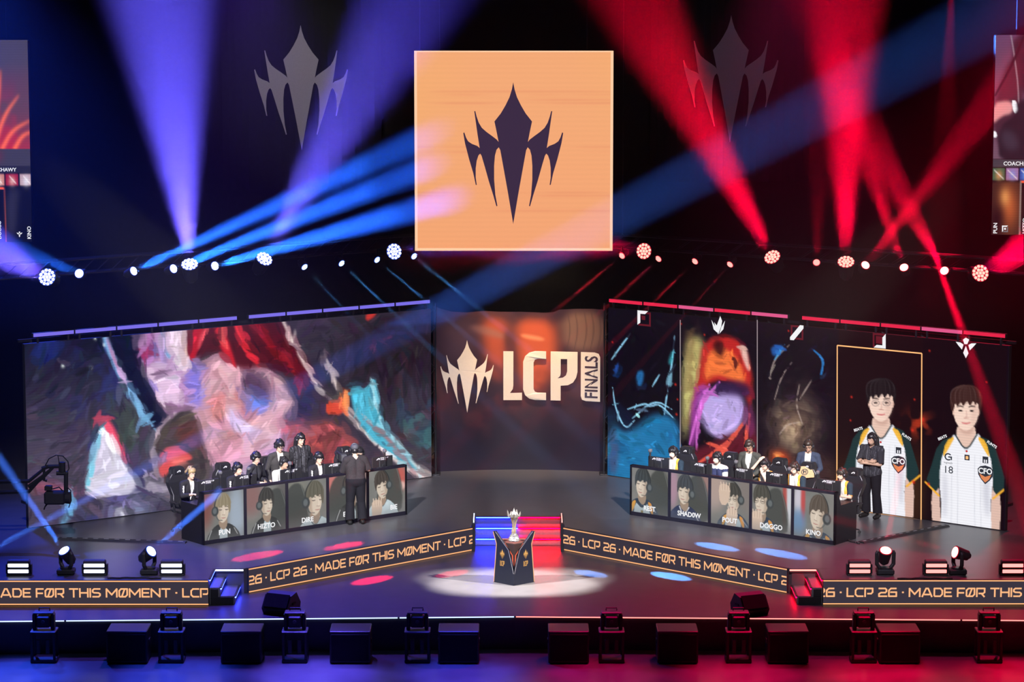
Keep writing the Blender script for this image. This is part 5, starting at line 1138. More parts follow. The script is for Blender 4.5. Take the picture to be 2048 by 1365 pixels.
# (lamp pixel, aim pixel, aim depth step, power, cone) of the washes and beams
K = 5.2
for i, (p, q, dq, P_w, a) in enumerate([((97, 556), (-70, 468), -4.5, 60e3, 16), ((380, 535), (322, 0), -4.5, 130e3, 21), ((526, 523), (795, 40), -5, 80e3, 17), ((785, 504), (960, 470), -4, 26e3, 12)]):
    lp = row_pt(*p); Q = q_of(*q, lp.y+dq); P0, d = hang_lamp(*p, Q, .185, (M_lens_bw, M_ring_b), True, f"large round blue wash light with many small lenses, {ORD[i]} from the left of the truss", 'large blue wash lights')
    spot(P0, Q, VIO, P_w*K*.8, a, .75, .15, .22); rowL.append(p)
for i, (p, q, dq, P_w, a) in enumerate([((160, 548), (-10, 480), -5, 30e3, 6), ((264, 544), (830, 285), -5, 620e3, 4.2), ((344, 539), (830, 345), -5.5, 620e3, 4.2), ((427, 533), (830, 420), -5.5, 620e3, 4.4)]):
    lp = row_pt(*p); Q = q_of(*q, lp.y+dq); P0, d = hang_lamp(*p, Q, .105, (M_lens_b, M_ring_b), False, f"small bright blue beam light pointing up, {ORD[i]} from the left of the truss", 'small blue beam lights pointing up')
    spot(P0, Q, BLU, P_w*K, a, .6, .085, .13)
for i, (p, q) in enumerate([((607, 532), (1180, 1148)), ((681, 525), (1340, 1153)), ((752, 518), (1432, 1094)), ((826, 511), (1560, 1108))]):
    Q = atz(*q, -.5 if q[1] > 1120 else 0); P0, d = hang_lamp(*p, Q, .085, (M_lens_bs, M_ring_b), False, f"small blue beam light aimed down across the stage, {ORD[i]} from the left of the four", 'small blue beam lights aimed down')
    spot(P0, Q, (.10, .38, 1.0), (90e3, 270e3, 240e3, 270e3)[i], 2.5, .3, .02, .10)
for i, (p, q, dq, P_w, a) in enumerate([((1291, 503), (1120, 480), -4, 26e3, 12), ((1547, 519), (1320, 90), -5, 85e3, 13), ((1692, 530), (1690, 0), -4.5, 85e3, 15), ((1958, 548), (2110, 465), -4.5, 80e3, 14)]):
    lp = row_pt(*p); Q = q_of(*q, lp.y+dq); P0, d = hang_lamp(*p, Q, .185, (M_lens_rw, M_ring_r), True, f"large round red wash light with many small lenses, {ORD[i]} from the left of the truss", 'large red wash lights')
    spot(P0, Q, RED, P_w*K, a, .75, .15, .22)
for i, (p, q, dq, P_w, a) in enumerate([((1633, 527), (1640, 300), -5, 4e3, 7), ((1729, 533), (1960, 235), -5, 50e3, 7), ((1809, 538), (1680, 170), -5, 56e3, 7), ((1890, 544), (1740, 280), -5, 48e3, 8)]):
    lp = row_pt(*p); Q = q_of(*q, lp.y+dq); P0, d = hang_lamp(*p, Q, .105 if i else .085, (M_lens_r if i else M_lens_rs, M_ring_r), False, f"small bright red beam light pointing up, {ORD[i]} from the left of the truss", 'small red beam lights pointing up')
    spot(P0, Q, RED, P_w*K, a, .6, .085, .13)
for i, (p, q) in enumerate([((1246, 510), (517, 1112)), ((1319, 516), (690, 1092)), ((1392, 521), (745, 1161)), ((1462, 527), (905, 1148))]):
    Q = atz(*q, -.5 if q[1] > 1120 else 0); P0, d = hang_lamp(*p, Q, .085, (M_lens_rs, M_ring_r), False, f"small red beam light aimed down across the stage, {ORD[i]} from the left of the four", 'small red beam lights aimed down')
    spot(P0, Q, (1.0, .02, .06), (210e3, 200e3, 180e3, 70e3)[i], 2.5, .3, .02, .10)
# truss pipe runs that carry the row, parallel to the LED walls, hung on wires
def truss_run(pts, label):
    c = (pts[0]+pts[-1])/2; r = empty('lighting_truss', c); tag(r, label, 'truss')
    for dy, dz in ((.64, -.02), (.94, -.02), (.64, .28), (.94, .28)): MB().tube([p-c+V(0, dy, dz) for p in pts], .025, 6).build('chord', M_blackm, r)
    m = MB()
    for j in range(len(pts)-1):
        a, b = pts[j]-c, pts[j+1]-c; n = max(2, int((b-a).length/.35))
        for k in range(n):
            u, w_ = a.lerp(b, k/n), a.lerp(b, (k+1)/n)
            for dy in (.64, .94): m.cyl(u+V(0, dy, -.02), w_+V(0, dy, .28), .010, n=4, cap=False)
            m.cyl(u+V(0, .64, -.02), w_+V(0, .94, -.02), .010, n=4, cap=False)
    m.cyl(pts[0]-c+V(0, .64, .28), pts[0]-c+V(0, .94, .28), .02, n=6)
    for p in (pts[0].lerp(pts[1], .3), pts[-1].lerp(pts[-2], .2)): m.cyl(p-c+V(0, .62, .28), p-c+V(0, .96, .28), .02, n=6)
    tag(m.build('lacing', M_blackm, r), kind='stuff')
    for p in (pts[0].lerp(pts[1], .3), pts[-1].lerp(pts[-2], .2)): MB().cyl(p-c+V(0, .79, .28), Vector((p.x-c.x, p.y-c.y+.79, 22-c.z)), .012, n=6).build('hanging_wire', M_blackm, r)
def run(a, b, x0, x1): return [a+(b-a)*((x-a.x)/(b.x-a.x)) for x in np.linspace(x0, x1, 10)]
truss_run(run(*_rl, -12.6, -1.9), 'dark lighting truss carrying the blue lamps above the left LED wall'); truss_run(run(*_rr, 2.25, 12.6), 'dark lighting truss carrying the red lamps above the right LED wall')

# ---- strobes and moving heads on the front of the deck
def strobe(px, py, mat, label, group):
    p = aty(px, py, fl.y+.30); p = Vector((p.x, fl.y+.42, 0)); r = empty('strobe_light', p); tag(r, label, 'lamp', group)
    MB().cbox((-.24, -.08, .0), (.24, .12, .03), .008).build('base', M_black, r)
    for s in (-1, 1): MB().cbox((s*.235-.018, -.05, .03), (s*.235+.018, .07, .22), .008).build('bracket', M_blackm, r)
    MB().cbox((-.215, -.10, .04), (.215, .08, .30), .02).build('housing', M_black, r)
    for z in (.060, .176): MB().cbox((-.20, -.118, z), (.20, -.098, z+.068), .006).build('light_tube', mat, r)
    return r
Ms_b = em('strobe_white', (.72, .78, 1.0), 2.4); Ms_r = em('strobe_red', (1.0, .22, .20), 2.6)
for i, x in enumerate((36, 188, 343)): strobe(x, 1138, Ms_b, f"bright white strobe with two bars above the left ribbon, {ORD[i]} from the left", 'white strobes at the left')
for i, x in enumerate((1720, 1873, 2026)): strobe(x, 1138, Ms_r, f"bright red strobe with two bars above the right ribbon, {ORD[i]} from the left", 'red strobes at the right')
def moving_head(px, py, q, col, lens_mats, P_w, ang, label):
    p = aty(px, py, fl.y+.40); p = Vector((p.x, fl.y+.50, 0)); r = empty('moving_head_light', p); tag(r, label, 'lamp'); d = (Vector(q)-p-V(0, 0, .42)).normalized()
    MB().cbox((-.17, -.14, .01), (.17, .14, .11), .02).build('base', M_black, r)
    for s in (-1, 1):
        for y in (-.1, .1): MB().cyl((s*.13, y, 0), (s*.13, y, .015), .02, n=8).build('foot', M_rub, r)
        ax = Vector((d.y, -d.x, 0)); ax = ax.normalized() if ax.length > .2 else V(1, 0, 0)
        MB().tube([ax*s*.10+V(0, 0, .11), ax*s*.165+V(0, 0, .20), ax*s*.17+V(0, 0, .42), ax*s*.15+V(0, 0, .46)], [.04, .04, .038, .03], 8).build('yoke_arm', M_black, r)
    MB().cyl((0, 0, .10), (0, 0, .14), .12, n=16).build('turntable', M_blackm, r)
    h = empty('lamp_head', (0, 0, .42)); h.parent = r; lamp_head(h, d, .125, .30, lens_mats, False)
    for c_ in list(h.children): c_.parent = r; c_.location = (0, 0, .42)
    bpy.data.objects.remove(h)
    spot(p+V(0, 0, .42), q, col, P_w, ang, .5, .055, .15)
B2 = (.06, .20, 1.0)
moving_head(130, 1112, aty(0, 920, 53.5), B2, (M_lens_b, M_ring_b), 2200e3, 4.0, 'moving head lamp with blue beam up to the left, between the first two white strobes')
moving_head(297, 1110, aty(450, 975, 53.6), B2, (M_lens_b, M_ring_b), 2200e3, 4.0, 'moving head lamp with blue beam up to the right, between the last two white strobes')
moving_head(-30, 1142, aty(620, 760, 57.9), B2, (M_lens_b, M_ring_b), 2200e3, 4.0, 'moving head lamp just outside the left edge sending a blue beam to the right')
moving_head(1772, 1114, aty(1790, 1000, 53.9), RED, (M_lens_r, M_ring_r), 400e3, 4.5, 'moving head lamp facing front with red lens, between the first two red strobes')
moving_head(1917, 1115, aty(1740, 1058, 53.9), RED, (M_lens_r, M_ring_r), 150e3, 4.5, 'moving head lamp tilted to the left with red lens, between the last two red strobes')
spot(aty(1855, 470, 60.3), aty(2050, 1010, 55.6), RED, 1300e3, 4.2, .6, .05)
spot(aty(1905, -60, 66.0), aty(1880, 560, 62.0), RED, 40e3, 9.0, .8, .05)
# blue and red glow over the sides comes from the added unseen floods
# ---- wedges on the lower stage
def wedge(px, py, sx, label):
    p = atz(px, py, -.5); r = empty('stage_monitor', (p.x, p.y, -.5), sx*R_(24)); tag(r, label, 'speaker')
    prof = [(-.20, .003), (-.26, .12), (-.10, .36), (.12, .40), (.28, .18), (.24, .003)]
    MB().prism(prof, lambda y, z: V(-.28, y, z), lambda y, z: V(.28, y, z)).build('cabinet', pm('speaker_black', (.018, .018, .022), .55), r)
    n = Vector((0, .24, .16)).normalized()
    MB().prism([(-.25, .15), (.25, .15), (.25, .38), (-.25, .38)], lambda x, z: V(x, -.26+(z-.12)*.667, z)+V(0, -.012, .008), lambda x, z: V(x, -.26+(z-.12)*.667, z)).build('grille', M_soot, r)
    for s in (-1, 1): MB().cbox((s*.285-.012, -.06, .18), (s*.285+.012, .08, .22), .005).build('handle', M_rub, r)
wedge(562, 1226, -1, 'black wedge speaker on the lower stage below the left angled ribbon'); wedge(1500, 1228, 1, 'black wedge speaker on the lower stage below the right angled ribbon')
# ---- pit in front of the stage
M_sub = pm('sub_black', (.012, .012, .015), .4)
def subs():
    proto = None
    for i, (x0, x1) in enumerate(((213, 292), (441, 521), (661, 738), (879, 955), (1099, 1176), (1317, 1395), (1538, 1617), (1760, 1842))):
        yt = 1244 if i in (0, 7) else 1240
        p = atz((x0+x1)/2, yt+17, -.52); ang = 0
        if proto is None:
            r = empty('subwoofer'); MB().cbox((-.38, 0, .02), (.38, .66, .63), .012).build('cabinet', M_sub, r)
            MB().cbox((-.35, -.014, .06), (.35, -.001, .57), .006).build('grille', M_soot, r)
            for s in (-1, 1): MB().cbox((s*.385-.008, .25, .34), (s*.385+.008, .42, .42), .004).build('handle', M_rub, r)
            for sx in (-1, 1):
                for y in (.06, .64): MB().cyl((sx*.32, y, 0), (sx*.32, y, .025), .03, n=8).build('foot', M_rub, r)
            proto = r
        else: r = copy_tree(proto)
        yb = min(p.y, 52.0); r.location = (aty((x0+x1)/2, 1250, yb).x, yb, -1.15); tag(r, f"black subwoofer box in front of the stage, {ORD[i]} from the left", 'speaker', 'subwoofers along the stage front')
subs()
M_pit = pm('pit_black', (.008, .008, .010), .5); M_pitg = pm('pit_plate', (.05, .05, .055), .45)
def pit_heads():
    proto = None
    for i, x in enumerate((88, 343, 590, 835, 1223, 1477, 1727, 1978)):
        if proto is None:
            r = empty('floor_moving_head')
            MB().cbox((-.24, -.20, .0), (.24, .20, .08), .015).build('base_plate', M_pit, r)
            for sx in (-1, 1):
                for sy in (-1, 1): MB().cbox((sx*.21-.025, sy*.17-.025, .08), (sx*.21+.025, sy*.17+.025, .62), .006).build('post', M_pit, r)
            m = MB(); m.cbox((-.24, -.20, .62), (.24, .20, .66), .01); m.build('upper_plate', M_pitg, r)
            for sx in (-1, 1): m = MB(); m.cbox((sx*.09-.04, -.19, .20), (sx*.09+.04, -.15, .50), .012); m.build('port', M_black, r)
            for sx in (-1, 1): MB().cbox((sx*.17-.035, -.09, .66), (sx*.17+.035, .09, 1.0), .015).build('yoke_arm', M_black, r)
            MB().cbox((-.13, -.13, .72), (.13, .13, .96), .03).build('head', M_black, r)
            MB().cyl((.0, -.13, .85), (0, -.15, .85), .035, n=10).build('knob', M_pitg, r)
            MB().cbox((-.19, -.10, 1.0), (.19, .14, 1.035), .01).build('top_plate', M_pitg, r)
            MB().tube([(-.10, .08, 1.03), (-.10, .08, 1.09), (.10, .08, 1.09), (.10, .08, 1.03)], .014, 6).build('handle', M_black, r)
            proto = r
        else: r = copy_tree(proto)
        p = aty(x, 1246, 52.25); r.scale = (1, 1, .92); r.location = (p.x, 52.25, -1.15); tag(r, f"dark moving head lamp with carrying handle in front of the stage, {ORD[i]} from the left", 'lamp', 'moving heads in the pit')
pit_heads()
# ---- cables on the deck
def cable(pts, label, rad=.018):
    P3 = [atz(x, y, rad*.9) for x, y in pts]; c = P3[0].copy(); c.z = 0
    out = []
    for i in range(len(P3)-1):
        for k in range(6): out.append(P3[i].lerp(P3[i+1], k/6)-c+V(.015*math.sin(i*6+k), .02*math.sin((i*6+k)*1.7), 0))
    out.append(P3[-1]-c); o = MB().tube(out, rad, 6).build('cable', M_rub); o.location = c; return tag(o, label, 'cable')
def ramp(a, b, label):
    A_, B_2 = atz(*a, 0), atz(*b, 0); c = (A_+B_2)/2; d = (B_2-A_); L = d.length; r = empty('cable_ramp', c, math.atan2(d.y, d.x)); tag(r, label, 'cable ramp')
    MB().prism([(-.10, .001), (-.06, .035), (.06, .035), (.10, .001)], lambda y, z: V(-L/2, y, z), lambda y, z: V(L/2, y, z)).build('body', M_rub, r)
    m = MB(); n = int(L/.22)
    for k in range(n): x = -L/2+(k+.5)*L/n; m.box((x-.05, -.02, .034), (x+.05, .02, .038))
    tag(m.build('lid_marks', pm('ramp_mark', (.20, .20, .21), .5), r), kind='stuff')
ramp((1722, 1087), (1893, 1053), 'black cable ramp running from the right desk to the LED wall'); ramp((118, 1079), (372, 1087), 'black cable ramp running from the left desk to the stage side')
cable([(1682, 1068), (1690, 1078), (1704, 1084), (1720, 1087)], 'bundle of black cables leaving the outer end of the right desk', .02)
cable([(1795, 1158), (1850, 1157), (1905, 1158)], 'thin black cable lying between the red strobes'); cable([(215, 1157), (262, 1156), (322, 1157)], 'thin black cable lying between the white strobes')
M_crn = pm('crane_black', (.003, .003, .0035), .7, spec=.2)
# ---- camera crane reaching in from the left
cr = aty(120, 935, 57.2); r = empty('camera_crane', (-12.6, 57.2, 0)); tag(r, 'black camera crane arm with hanging camera before the left LED wall', 'camera crane'); o = Vector(r.location)
cp = lambda x, y: aty(x, y, 57.2)-o
MB().cbox((-.35, -.35, .003), (.35, .35, .12), .02).build('base', M_crn, r); MB().cyl((0, 0, .12), (0, 0, cp(-160, 985).z), .08, n=12).build('pedestal', M_crn, r)
for dz in (0, .28): MB().tube([Vector((0, 0, cp(-160, 985).z-.1+dz)), cp(58, 962)+V(0, 0, -.02+dz*.75-.2), cp(92, 940)+V(0, 0, dz*.4-.06)], [.05, .045, .03], 6).build('arm_tube', M_crn, r)
MB().tube([cp(58, 975), cp(85, 955), cp(108, 934)], [.06, .05, .03], 6).build('arm_tip', M_crn, r)
MB().cbox(cp(86, 945)+V(-.02, -.05, 0), cp(96, 962)+V(.02, .05, 0)+V(0, 0, -.0), .005).build('bracket', M_crn, r) if False else None
MB().tube([cp(84, 938), cp(96, 934), cp(124, 933)], .045, 6).build('tip_bar', M_crn, r)
MB().tube([cp(88, 940), cp(88, 961), cp(94, 962)], .03, 6).build('tip_bracket', M_crn, r)
MB().tube([cp(124, 925), cp(124, 944)], .07, 8).build('pan_motor', M_crn, r); MB().tube([cp(113, 947), cp(136, 947)], .045, 8).build('roll_arm', M_crn, r)
MB().tube([cp(132, 945), cp(132, 990)], .045, 8).build('tilt_arm', M_crn, r)
MB().tube([cp(90, 933), cp(98, 918), cp(112, 911), cp(126, 913), cp(136, 924), cp(138, 938), cp(133, 946)], .012, 6).build('cable_loop', M_crn, r)
MB().tube([cp(116, 912), cp(118, 925)], .010, 6).build('cable_loop', M_crn, r)
a, b = cp(90, 1008), cp(131, 983); MB().cbox((a.x, -.14, a.z), (b.x, .14, b.z), .03).build('camera_body', M_crn, r)
a, b = cp(128, 1008), cp(140, 985); MB().cyl(((a.x+b.x)/2-.06, 0, (a.z+b.z)/2), ((a.x+b.x)/2+.07, 0, (a.z+b.z)/2), .11, .13, n=16).build('lens', M_crn, r)
MB().tube([cp(135, 972)+V(0, -.1, 0), cp(143, 980)+V(0, -.1, 0), cp(144, 1000)+V(0, -.1, 0), cp(139, 1014)+V(0, -.1, 0)], .012, 6).build('guard_ring', M_crn, r)
a, b = cp(90, 981), cp(104, 972); MB().cbox((a.x, -.08, a.z), (b.x, .08, b.z), .01).build('viewfinder', M_crn, r); MB().tube([cp(95, 1008), cp(90, 1014), cp(88, 1020)], .016, 6).build('front_rod', M_crn, r)
MB().tube([cp(104, 979), cp(118, 975), cp(126, 983)], .014, 6).build('top_handle', M_crn, r)

# ================================================================ people
M_eye = pm('eye_white', (.75, .73, .70), .3, noise=.02); M_iris = pm('dark_iris', (.02, .014, .012), .2); M_lip = pm('lip', (.42, .17, .15), .5); M_brow = pm('brow', (.03, .022, .02), .8)
def remeshed(mb, voxel, smooth=4, fac=.5):
    me = bpy.data.meshes.new('tmp'); me.from_pydata(mb.v, [], mb.f)
    bm = bmesh.new(); bm.from_mesh(me); bmesh.ops.recalc_face_normals(bm, faces=bm.faces); bm.to_mesh(me); bm.free()
    o = bpy.data.objects.new('tmp', me); COL.objects.link(o)
    m = o.modifiers.new('r', 'REMESH'); m.mode = 'VOXEL'; m.voxel_size = voxel
    if smooth: m = o.modifiers.new('s', 'SMOOTH'); m.factor = fac; m.iterations = smooth
    bpy.context.view_layer.update(); dg = bpy.context.evaluated_depsgraph_get()
    out = bpy.data.meshes.new_from_object(o.evaluated_get(dg)); bpy.data.objects.remove(o); bpy.data.meshes.remove(me)
    n = len(out.vertices); co = np.zeros(n*3, np.float32); out.vertices.foreach_get('co', co); no = np.zeros(n*3, np.float32); out.vertices.foreach_get('normal', no)
    faces = [tuple(p.vertices) for p in out.polygons]; bpy.data.meshes.remove(out)
    return co.reshape(-1, 3).astype(float), no.reshape(-1, 3).astype(float), faces
def seg_dist(co, a, b):
    a = np.array(a); b = np.array(b); d = b-a; t = np.clip(((co-a)@d)/(d@d+1e-12), 0, 1); return np.linalg.norm(co-a-t[:, None]*d, axis=1), t
STAND = dict(hip=.93, sw=.0)
def rig(seated=False, lean=.0, h=1.0, spread=.12, rot=0.):
    """joint positions, facing -Y, feet at z 0"""
    J = {}
    if not seated:
        J['hip'] = V(0, 0, .95); J['waist'] = V(0, -.01-lean*.3, 1.10); J['chest'] = V(0, -.01-lean*.7, 1.28); J['neck'] = V(0, -lean, 1.47); J['head'] = V(0, -.025-lean*1.15, 1.62)
        for s, k in ((-1, 'R'), (1, 'L')):
            J['sh'+k] = V(s*.185, -lean*.95, 1.41); J['th'+k] = V(s*.09, 0, .92); J['kn'+k] = V(s*spread, -.02, .50); J['an'+k] = V(s*(spread+.02), .02, .085); J['to'+k] = V(s*(spread+.05), -.15, .04)
            J['el'+k] = V(s*.25, .03-lean*.5, 1.13); J['wr'+k] = V(s*.26, -.07-lean*.3, .89)
    else:
        z = .60; J['hip'] = V(0, .02, z); J['waist'] = V(0, -.0-lean*.3, z+.16); J['chest'] = V(0, -.02-lean*.7, z+.33); J['neck'] = V(0, -.03-lean, z+.50); J['head'] = V(0, -.055-lean*1.2, z+.655)
        for s, k in ((-1, 'R'), (1, 'L')):
            J['sh'+k] = V(s*.185, -.03-lean*.95, z+.445); J['th'+k] = V(s*.10, .0, z-.02); J['kn'+k] = V(s*.14, -.42, z-.02); J['an'+k] = V(s*.15, -.36, .085); J['to'+k] = V(s*.17, -.53, .04)
            J['el'+k] = V(s*.26, -.14-lean, z+.22); J['wr'+k] = V(s*.17, -.36-lean*.6, .865)
    return J
def person(name_label, loc, rz, J, skin, hair, outfit, yaw=0., pitch=0., roll=0., headset=True, glasses=False, fat=1., scale=1., hand_curl=.6, group=None, lift=0.):
    r = empty('person', loc, rz); tag(r, name_label, 'person', group); r.scale = (scale,)*3
    HM = Matrix.Rotation(R_(yaw), 4, 'Z')@Matrix.Rotation(R_(pitch), 4, 'X')@Matrix.Rotation(R_(roll), 4, 'Y')
    hc = J['head']; hp = lambda x, y, z: hc+(HM@V(x, y, z))
    caps = []                                            # (label, a, b, ra, rb)
    c = lambda l, a, b, ra, rb: caps.append((l, a, b, ra, rb))
    g = fat
    c('torso', J['hip']+V(-.075, 0, 0), J['hip']+V(.075, 0, 0), .108*g, .108*g)
    for s in (-1, 1):
        c('torso', J['hip']+V(s*.07, 0, 0), J['waist']+V(s*.06*g, 0, 0), .10*g, .095*g); c('torso', J['waist']+V(s*.06*g, 0, 0), J['chest']+V(s*.085, 0, 0), .095*g, .105*g)
        c('torso', J['chest']+V(s*.085, 0, 0), J['neck']+V(s*.05, .01, -.07), .105*g, .075)
    c('torso', J['shR'], J['neck']+V(-.03, 0, -.02), .058, .05); c('torso', J['shL'], J['neck']+V(.03, 0, -.02), .058, .05)
    c('neck', J['neck']+V(0, .01, -.03), hp(0, .02, -.06), .052, .050)
    for k in 'RL':
        c('upper'+k, J['sh'+k], J['el'+k], .054*g, .042*g); c('fore'+k, J['el'+k], J['wr'+k], .041*g, .028)
        c('thigh'+k, J['th'+k], J['kn'+k], .088*g, .060); c('shin'+k, J['kn'+k], J['an'+k], .058, .040); c('foot'+k, J['an'+k]+V(0, .03, -.03), J['to'+k], .046, .036)
    mb = MB()
    for l, a, b, ra, rb in caps: mb.capsule(a, b, ra, rb, 14)
    mb.ball(hp(0, .012, .025), (.076, .096, .098), 16, 12, HM); mb.ball(hp(0, -.022, -.045), (.058, .068, .072), 14, 10, HM)      # skull and jaw
    mb.capsule(hp(0, -.082, .018), hp(0, -.106, -.022), .010, .015, 8); mb.ball(hp(0, -.078, -.090), .022, 10, 8)                 # nose and chin
    for s in (-1, 1):
        mb.ball(hp(s*.078, .008, -.005), (.012, .022, .034), 10, 8, HM); mb.capsule(hp(s*.018, -.080, .040), hp(s*.05, -.070, .036), .013, .012, 8)
    co, no, faces = remeshed(mb, .0145, 3)
    # labels of the surface points
    best = np.full(len(co), 9e9); lab = np.zeros(len(co), int); tt = np.zeros(len(co)); names = sorted({x[0] for x in caps})+['head']
    for l, a, b, ra, rb in caps:
        d, t = seg_dist(co, a, b); d = d-(ra+(rb-ra)*t); m = d < best; best[m] = d[m]; lab[m] = names.index(l); tt[m] = t[m]
    for off, rr in (((0, .012, .025), .09), ((0, -.022, -.045), .062)):
        d = np.linalg.norm(co-np.array(hp(*off)), axis=1)-rr; m = d < best; best[m] = d[m]; lab[m] = names.index('head')
    L = lambda *n: np.isin(lab, [names.index(x) for x in n])
    # body: one skin with hands and face
    b_ = MB(); b_.add(co, faces)
    for k, s in (('R', -1), ('L', 1)):
        w = J['wr'+k]; d = (w-J['el'+k]).normalized()
        d = J.get('hd'+k, d); d = Vector(d).normalized(); up = J.get('hu'+k, V(0, 0, 1)); x = d.cross(Vector(up)).normalized(); n = x.cross(d).normalized()
        pc = w+d*.045; b_.capsule(w, w+d*.03, .026, .030, 8); b_.ball(pc, (.040, .045, .016), 10, 8, Matrix((x, d, n)).transposed())
        cur = hand_curl
        for f, (fx, ln) in enumerate(((-.028, .062), (-.010, .072), (.009, .068), (.027, .052))):
            p0 = w+d*.082+x*fx; d1 = (d*math.cos(cur*.5)-n*math.sin(cur*.5)); d2 = (d*math.cos(cur*1.4)-n*math.sin(cur*1.4))
            p1 = p0+d1*ln*.5; p2 = p1+d2*ln*.5; b_.tube([p0-d*.02, p0, p1, p2], [.010, .0095, .0085, .006], 6)
        ts = x*(s*1. if J.get('thumb'+k, 1) > 0 else -s)
        b_.tube([w+d*.02+ts*.022, w+d*.045+ts*.045, w+d*.075+ts*.050-n*.01], [.013, .011, .008], 6)
    for s in (-1, 1):
        b_.m(1).ball(hp(s*.031, -.086, .018), (.013, .006, .0075), 8, 6, HM); b_.m(2).ball(hp(s*.031, -.0905, .018), (.0065, .004, .0068), 8, 6, HM)
        b_.m(4).capsule(hp(s*.016, -.092, .046), hp(s*.048, -.082, .045), .0045, .003, 6)
    b_.m(3).capsule(hp(-.018, -.088, -.052), hp(.018, -.088, -.052), .007, .007, 6); b_.m(0)
    b_.build('body', [skin, M_eye, M_iris, M_lip, M_brow], r, True, fix=False)
    # clothing: shells over parts of the body
    fa = faces
    X, Y, Z = co[:, 0], co[:, 1], co[:, 2]
    ctx = dict(L=L, t=tt, X=X, Y=Y, Z=Z, J=J, no=no)
    for nm, mats, sel, off, idx in outfit:
        m = sel(ctx); keep = [f for f in fa if all(m[i] for i in f)]
        if not keep: continue
        used = sorted({i for f in keep for i in f}); re = {v: i for i, v in enumerate(used)}
        o_ = np.array([off(ctx)[i] if callable(off) else off for i in used]); pts = co[used]+no[used]*o_[:, None]
        q = MB(); q.v = [tuple(p) for p in pts]; q.f = [[re[i] for i in f] for f in keep]
        if idx is None: q.mi = [0]*len(keep)
        else:
            ii = idx(ctx); q.mi = [int(ii[f[0]]) for f in keep]
        q.build(nm, mats, r, True, fix=False)
    # hair
    style, hm = hair; h = MB()
    if style != 'cap':
        h.ball(hp(0, .030, .045), (.090, .100, .094), 16, 12, HM); h.ball(hp(0, -.02, .075), (.078, .082, .064), 14, 10, HM)
        rr = random.Random(int(abs(hc.x*1e3)+len(name_label)*7))
        lo = {'short': .035, 'fringe': .028, 'long': .05, 'swept': .055}[style]
        for q in np.linspace(-1, 1, 7):
            a = hp(q*.055, -.055+.02*abs(q), .10); e = hp(q*.066+rr.uniform(-.01, .01), -.094+.034*abs(q), lo+.02*rr.random()); h.capsule(a, e, .024, .010, 8)
        for s in (-1, 1):
            h.capsule(hp(s*.078, -.02, .07), hp(s*.084, -.025, .0 if style != 'swept' else .03), .022, .012, 8); h.capsule(hp(s*.06, .09, .02), hp(s*.045, .085, -.06), .035, .02, 8)
        for _ in range(12):
            a = rr.uniform(0, 6.28); e = rr.uniform(.2, 1.2); h.ball(hp(.084*math.cos(a)*math.sin(e), .03+.088*math.sin(a)*math.sin(e), .05+.092*math.cos(e)), rr.uniform(.018, .030), 8, 6)
        if style == 'long':
            for s in (-1, 1):
                h.capsule(hp(s*.080, .0, .04), hp(s*.10, .02, -.16), .032, .036, 10); h.capsule(hp(s*.10, .02, -.16), hp(s*.10, -.03, -.32), .036, .018, 10); h.capsule(hp(s*.05, .09, .0), hp(s*.06, .11, -.30), .05, .03, 10)
        hco, hno, hf = remeshed(h, .011, 1, .35); MB().add(hco, hf).build('hair', hm, r, True, fix=False)
    else:
        h.ball(hp(0, .04, -.01), (.080, .085, .07), 14, 10, HM); h.build('hair', M_hair['black'], r, True)
        k = MB(); k.ball(hp(0, .015, .062), (.092, .108, .078), 18, 12, HM); k.ball(hp(0, -.10, .060), (.068, .072, .012), 14, 8, HM); k.build('cap', hm, r, True)
    if headset:
        hs = MB(); pts = [hp(.098*math.cos(a), .012, .02+.125*math.sin(a)) for a in np.linspace(-.1, math.pi+.1, 14)]; hs.tube(pts, .013, 8)
        for s in (-1, 1): hs.cyl(hp(s*.080, .010, -.002), hp(s*.118, .012, -.002), .046, .038, 14); hs.cyl(hp(s*.118, .012, -.002), hp(s*.121, .012, -.002), .026, .02, 10)
        hs.tube([hp(.095, -.01, -.03), hp(.085, -.07, -.065), hp(.035, -.115, -.062)], .006, 6); hs.ball(hp(.030, -.116, -.062), .012, 8, 6)
        hs.build('headset', M_head, r, True)
    if glasses:
        gl = MB()
        for s in (-1, 1):
            gl.tube([hp(s*.032+.024*math.cos(a), -.108, .016+.019*math.sin(a)) for a in np.linspace(0, 2*math.pi, 13)], .0032, 5); gl.tube([hp(s*.056, -.106, .02), hp(s*.080, -.02, .02)], .003, 5)
        gl.tube([hp(-.008, -.110, .02), hp(.008, -.110, .02)], .003, 5); gl.build('glasses', M_head, r)
    return r
M_head = pm('headset_black', (.018, .018, .022), .3)
SK = {'a': pm('skin_light', (.62, .41, .30), .5, noise=.04), 'b': pm('skin_tan', (.50, .31, .21), .5, noise=.04), 'c': pm('skin_pale', (.68, .47, .36), .5, noise=.04)}
M_hair = {'black': pm('hair_black', (.012, .011, .013), .38, noise=.5, scale=90), 'brown': pm('hair_brown', (.030, .020, .015), .4, noise=.5, scale=90), 'blond': pm('hair_blond', (.30, .21, .10), .45, noise=.4, scale=90)}
C_ = lambda n, c, **k: pm(n, c, k.pop('r', .85), spec=.12, **k)
M_jack = C_('black_jacket', (.022, .021, .024)); M_wt = C_('white_shirt', (.66, .64, .60)); M_lst = C_('reflective_stripe', (.62, .62, .62)); M_suit = C_('charcoal_suit', (.045, .042, .042)); M_suitn = C_('navy_suit', (.035, .045, .075)); M_suitg = C_('grey_green_suit', (.055, .057, .050))
